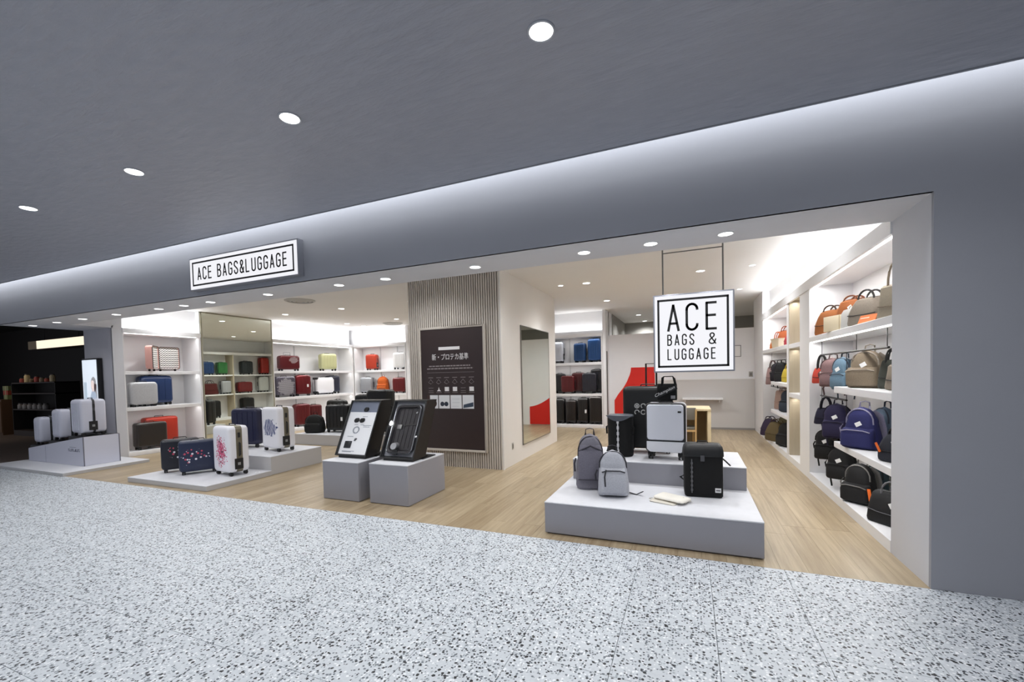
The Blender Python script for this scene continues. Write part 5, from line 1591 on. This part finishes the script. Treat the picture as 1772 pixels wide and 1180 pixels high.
tote('large black tote bag with grey handles beside the jamb on the bottom shelf', (1.68, 4.76, 0.096), -58, 0.42, 0.24, 0.27, (28, 28, 30), 0.11, (96, 96, 100), (244, 244, 244), group=ga, top=0.9, td=0.6, seed=9)

# --- wood niche
gw = 'bags in the wood niche'
tote('red handbag on the top shelf of the wood niche', (1.76, 7.66, 1.871), -70, 0.26, 0.14, 0.20, (196, 40, 44), 0.07, (120, 30, 30), group=gw, seed=3)
tote('dark navy shoulder bag on the middle shelf of the wood niche', (1.78, 7.66, 1.101), -70, 0.28, 0.14, 0.30, (34, 36, 60), 0.16, (20, 20, 30), group=gw, seed=4)
backpack('black backpack on the floor of the wood niche', (1.74, 7.68, 0.096), -70, 0.28, 0.18, 0.44, (24, 24, 26), pocket=0.5, seed=5, group=gw)

# --- far bay
gf = 'bags on the far right shelves'
tote('orange tan shoulder bag, left on the far top shelf', (1.70, 10.28, 1.881), -60, 0.36, 0.16, 0.22, (216, 118, 40), 0.13, (180, 90, 40), group=gf, seed=2)
tote('orange brown round handbag on the far top shelf', (1.70, 9.55, 1.881), -60, 0.38, 0.18, 0.32, (196, 98, 44), 0.08, (150, 70, 34), group=gf, seed=4, top=0.7)
t = thing('display_box', 'cream tapered box under the orange brown bag on the far top shelf', 'box', (1.55, 9.38, 1.881), -70, gf)
MB().loft([[(-0.10, -0.06, 0), (0.10, -0.06, 0), (0.10, 0.06, 0), (-0.10, 0.06, 0)], [(-0.13, -0.07, 0.16), (0.13, -0.07, 0.16), (0.13, 0.07, 0.16), (-0.13, 0.07, 0.16)]]).build('body', mat((226, 214, 190), 0.6), t)
MB().box(-0.135, 0.135, -0.075, 0.075, 0.15, 0.165).build('lid', mat((214, 200, 172), 0.6), t)
tote('pinkish red handbag, right on the far top shelf', (1.68, 8.85, 1.881), -60, 0.30, 0.16, 0.20, (196, 58, 74), 0.07, (150, 40, 50), group=gf, seed=6)
hung(tote, 'mauve long shoulder bag hanging leftmost on the far upper rail', 10.16, RA, 1.58, 0.34, 0.14, yaw=-40, W=0.26, D=0.12, col=(150, 122, 120), handle=0.14, group=gf, seed=3)
hung(backpack, 'black backpack hanging on the far upper rail', 9.80, RA, 1.62, 0.36, 0.045, yaw=-40, W=0.30, D=0.16, col=(40, 36, 46), group=gf, seed=4, loop=0.045)
hung(backpack, 'dark grey backpack hanging on the far upper rail, second black one', 9.42, RA, 1.62, 0.38, 0.045, yaw=-40, W=0.28, D=0.16, col=(30, 30, 34), group=gf, seed=5, loop=0.045)
tote('yellow handbag on the second shelf of the far bay', (1.64, 8.98, 1.241), -60, 0.24, 0.14, 0.24, (216, 190, 60), 0.08, (180, 150, 40), group=gf, seed=6)
tote('dusty pink tote bag on the third shelf of the far bay', (1.66, 9.55, 0.701), -60, 0.36, 0.16, 0.36, (186, 156, 144), 0.06, (150, 120, 110), group=gf, seed=7, top=0.95)
backpack('slate blue backpack on the third shelf of the far bay', (1.66, 9.05, 0.701), -60, 0.34, 0.18, 0.40, (58, 66, 82), pocket=0.5, seed=8, group=gf)
backpack('olive brown backpack at the back of the far bottom shelf', (1.76, 9.95, 0.096), -60, 0.32, 0.18, 0.46, (104, 98, 66), pocket=0.5, seed=3, group=gf)
tote('dark purple round bag, left on the far bottom shelf', (1.56, 10.36, 0.096), -60, 0.40, 0.24, 0.34, (58, 42, 74), 0.06, (40, 30, 50), group=gf, seed=4, top=0.6, td=0.5)
tote('olive brown round bag in front on the far bottom shelf', (1.56, 9.62, 0.096), -60, 0.44, 0.26, 0.36, (112, 96, 60), 0.06, (80, 66, 40), group=gf, seed=5, top=0.6, td=0.5)
backpack('black backpack, right on the far bottom shelf', (1.62, 8.98, 0.096), -60, 0.36, 0.22, 0.42, (28, 28, 30), pocket=0.5, seed=6, group=gf)

# ================================================================== DESK AND CHAIR
ASH = wood((214, 194, 152), (232, 216, 182), True, 'Z', 0.5)
t = thing('desk', 'pale wood desk with panel legs behind the bag platform', 'desk', (-0.38, 8.77, 0))
bx(-0.78, 0.74, -0.33, 0.42, 0.76, 0.80).build('tabletop', ASH, t, bevel=0.003)
bx(0.68, 0.739, -0.32, 0.41, 0, 0.76).build('leg_panel', ASH, t, bevel=0.003)
bx(-0.779, -0.72, -0.32, 0.41, 0, 0.76).build('leg_panel', ASH, t, bevel=0.003)
bx(-0.72, 0.68, 0.33, 0.36, 0.10, 0.76).build('modesty_panel', mat((150, 128, 94), 0.6), t)
t = thing('chair', 'light wooden chair with a grey padded back at the desk', 'chair', (-0.10, 8.60, 0), 4)
FAB = fabric((118, 114, 106), 0.12)
WD = wood((196, 158, 104), (214, 180, 128), True, 'Z', 0.5)
soft(MB(), 0.42, 0.40, 0, [(0.42, 0.96, 0.96, 0), (0.43, 1, 1, 0), (0.455, 1, 1, 0), (0.465, 0.92, 0.92, 0)], 0.0, 0, rf=0.2).build('seat', FAB, t, smooth=True)
bx(-0.20, 0.20, -0.205, -0.175, 0.60, 0.82).build('backrest', FAB, t, bevel=0.012)
for sx in (-1, 1):
    MB().tube([(sx * 0.19, -0.20, 0.0), (sx * 0.195, -0.19, 0.42), (sx * 0.20, -0.215, 0.79)], (0.016, 0.018), 8).build('leg', WD, t, smooth=True)
    MB().tube([(sx * 0.18, 0.19, 0.0), (sx * 0.18, 0.175, 0.43)], 0.016, 8).build('leg', WD, t, smooth=True)
    bx(sx * 0.19 - 0.012, sx * 0.19 + 0.012, -0.19, 0.18, 0.385, 0.42).build('side_rail', WD, t)
bx(-0.19, 0.19, -0.205, -0.185, 0.385, 0.42).build('front_rail', WD, t)

# small white card on the low platform
t = thing('price_card', 'tiny white oval card lying on the low platform edge beside the pink printed case', 'card', (-6.18, 4.62, 0.076))
MB().lathe([(0.035, 0), (0.036, 0.003), (0.034, 0.006)], n=18).build('card', mat((240, 240, 242), 0.5), t)
MB().lathe([(0.02, 0.006), (0.018, 0.0075)], n=14).build('printed_mark', mat((190, 190, 196), 0.5), t)


# ================================================================== DARK NEIGHBOUR SHOP AT FAR LEFT
DK = mat((26, 22, 20), 0.7, 0, 0.1, 3)
DK2 = mat((44, 34, 30), 0.6, 0, 0.1, 3)
struct(bx(-26, -11.6, 8.0, 8.1, 0, 5.0).build('wall_back', DK), 'almost black rear wall of the neighbouring shop')
struct(bx(-26, -12.06, YF + 0.06, 8.0, -0.09, -0.002).build('floor', mat((96, 84, 78), 0.5)), 'brown-grey floor of the neighbouring shop')
struct(bx(-26, -11.6, YF + 0.06, 8.0, 3.6, 3.7).build('ceiling', DK))
struct(bx(-11.6, -11.55, 5.0, 8.0, 0, 5).build('wall_right', DK))
struct(bx(-26.1, -26, YF, 8.1, 0, 5).build('wall_left', DK))
t = thing('light_box', 'long cream glowing ceiling light box in the dark neighbouring shop', 'ceiling light', (-16.5, 6.5, 2.55))
bx(-1.6, 3.0, -0.1, 0.3, 0.02, 0.27).build('housing', mat((60, 52, 44), 0.6), t)
bx(-1.1, 2.98, -0.115, -0.1, 0.03, 0.26).build('light_panel', emit((255, 240, 210), 1.0), t)
bx(-1.6, -1.1, -0.113, -0.1, 0.03, 0.26).build('side_panel', mat((150, 132, 104), 0.6), t)
for i in range(3):
    MB().cyl((-1.2 + 1.9 * i, 0.1, 0.27), (-1.2 + 1.9 * i, 0.1, 1.05), 0.01, 8).build('hanger', mat((30, 28, 28), 0.6), t)
t = thing('display_counter', 'dark open counter of goods in the unlit neighbouring shop', 'counter', (-18.0, 6.6, -0.002))
bx(-1.2, 1.4, -0.25, 0.3, 0, 0.16).build('base', DK2, t)
bx(-1.2, 1.4, 0.26, 0.3, 0.16, 1.62).build('back_panel', DK, t)
for z in (0.78, 1.26, 1.58):
    bx(-1.2, 1.4, -0.25, 0.26, z, z + 0.03).build('shelf', DK2, t)
for x in (-1.2, 1.37):
    bx(x, x + 0.03, -0.25, 0.26, 0.16, 1.61).build('side_panel', DK, t)
cols = [(150, 60, 40), (196, 176, 130), (120, 96, 60), (160, 60, 50), (140, 120, 90), (176, 70, 44), (200, 180, 140)]
for i in range(7):
    x = -18.9 + 0.30 * i
    t = thing('jar', 'dim %s jar on top of the dark counter, %s from left' % (('rust', 'cream', 'olive', 'red', 'tan', 'orange', 'pale')[i], ('first', 'second', 'third', 'fourth', 'fifth', 'sixth', 'last')[i]), 'jar', (x, 6.5, 1.609), 0, 'goods on the dark counter')
    h = (0.14, 0.26, 0.12, 0.18, 0.14, 0.12, 0.22)[i]
    MB().lathe([(0.055, 0), (0.065, 0.01), (0.065, h * 0.75), (0.045, h * 0.88), (0.045, h * 0.9)], n=14).build('body', mat(cols[i], 0.5), t, smooth=True)
    MB().lathe([(0.05, h * 0.9), (0.05, h), (0.045, h)], n=14).build('lid', mat((90, 80, 70), 0.4), t)
for i in range(6):
    x = -18.85 + 0.30 * i
    t = thing('jar', 'dim glassy jar on the middle shelf of the dark counter, %s from left' % ('first', 'second', 'third', 'fourth', 'fifth', 'sixth')[i], 'jar', (x, 6.42, 0.809), 0, 'jars inside the dark counter')
    MB().lathe([(0.07, 0), (0.075, 0.01), (0.075, 0.12), (0.05, 0.15)], n=14).build('body', mat((120, 116, 112), 0.2), t, smooth=True)
    MB().lathe([(0.055, 0.15), (0.055, 0.18), (0.05, 0.18)], n=14).build('lid', mat((60, 58, 56), 0.4), t)
t = thing('cabinet', 'brown wooden cabinet at the far left edge of the dark neighbouring shop', 'cabinet', (-19.9, 6.5, -0.002))
bx(-0.5, 0.3, -0.25, 0.25, 0, 1.1).build('body', mat((86, 60, 38), 0.6), t)
for x in (-0.48, -0.08):
    bx(x, x + 0.36, -0.265, -0.25, 0.08, 1.04).build('door', mat((96, 68, 42), 0.6), t)
for i in range(3):
    t2 = thing('gift_box', 'small stacked box on the brown cabinet in the dark shop, %s' % ('lower', 'middle', 'upper')[i], 'box', (-19.75, 6.5, 1.099 + 0.14 * i), 5 * i, 'boxes on the brown cabinet')
    bx(-0.12, 0.12, -0.1, 0.1, 0.001, 0.138).build('body', mat(((120, 128, 80), (150, 60, 40), (110, 118, 76))[i], 0.6), t2)
    bx(-0.015, 0.015, -0.101, 0.101, 0.0, 0.1385).build('ribbon', mat((160, 150, 110), 0.6), t2)
l = bpy.data.lights.new('added_wall_fill', 'SPOT')  # lamp added to brighten the rear of the dark shop
l.energy = 45
l.spot_size = 1.2
l.spot_blend = 1
l.color = (1, 0.88, 0.75)
lo = bpy.data.objects.new('added_wall_fill', l)
COL.objects.link(lo)
lo.location = (-18.3, 6.9, 3.4)
lo.rotation_euler = (math.radians(12), 0, 0)
l = bpy.data.lights.new('added_counter_fill', 'SPOT')  # second added lamp, lifts the counter and cabinet out of the dark
l.energy = 60
l.spot_size = 1.5
l.spot_blend = 1
l.color = (1, 0.82, 0.62)
lo = bpy.data.objects.new('added_counter_fill', l)
COL.objects.link(lo)
lo.location = (-18.8, 5.2, 3.5)
lo.rotation_euler = (math.radians(22), 0, 0)
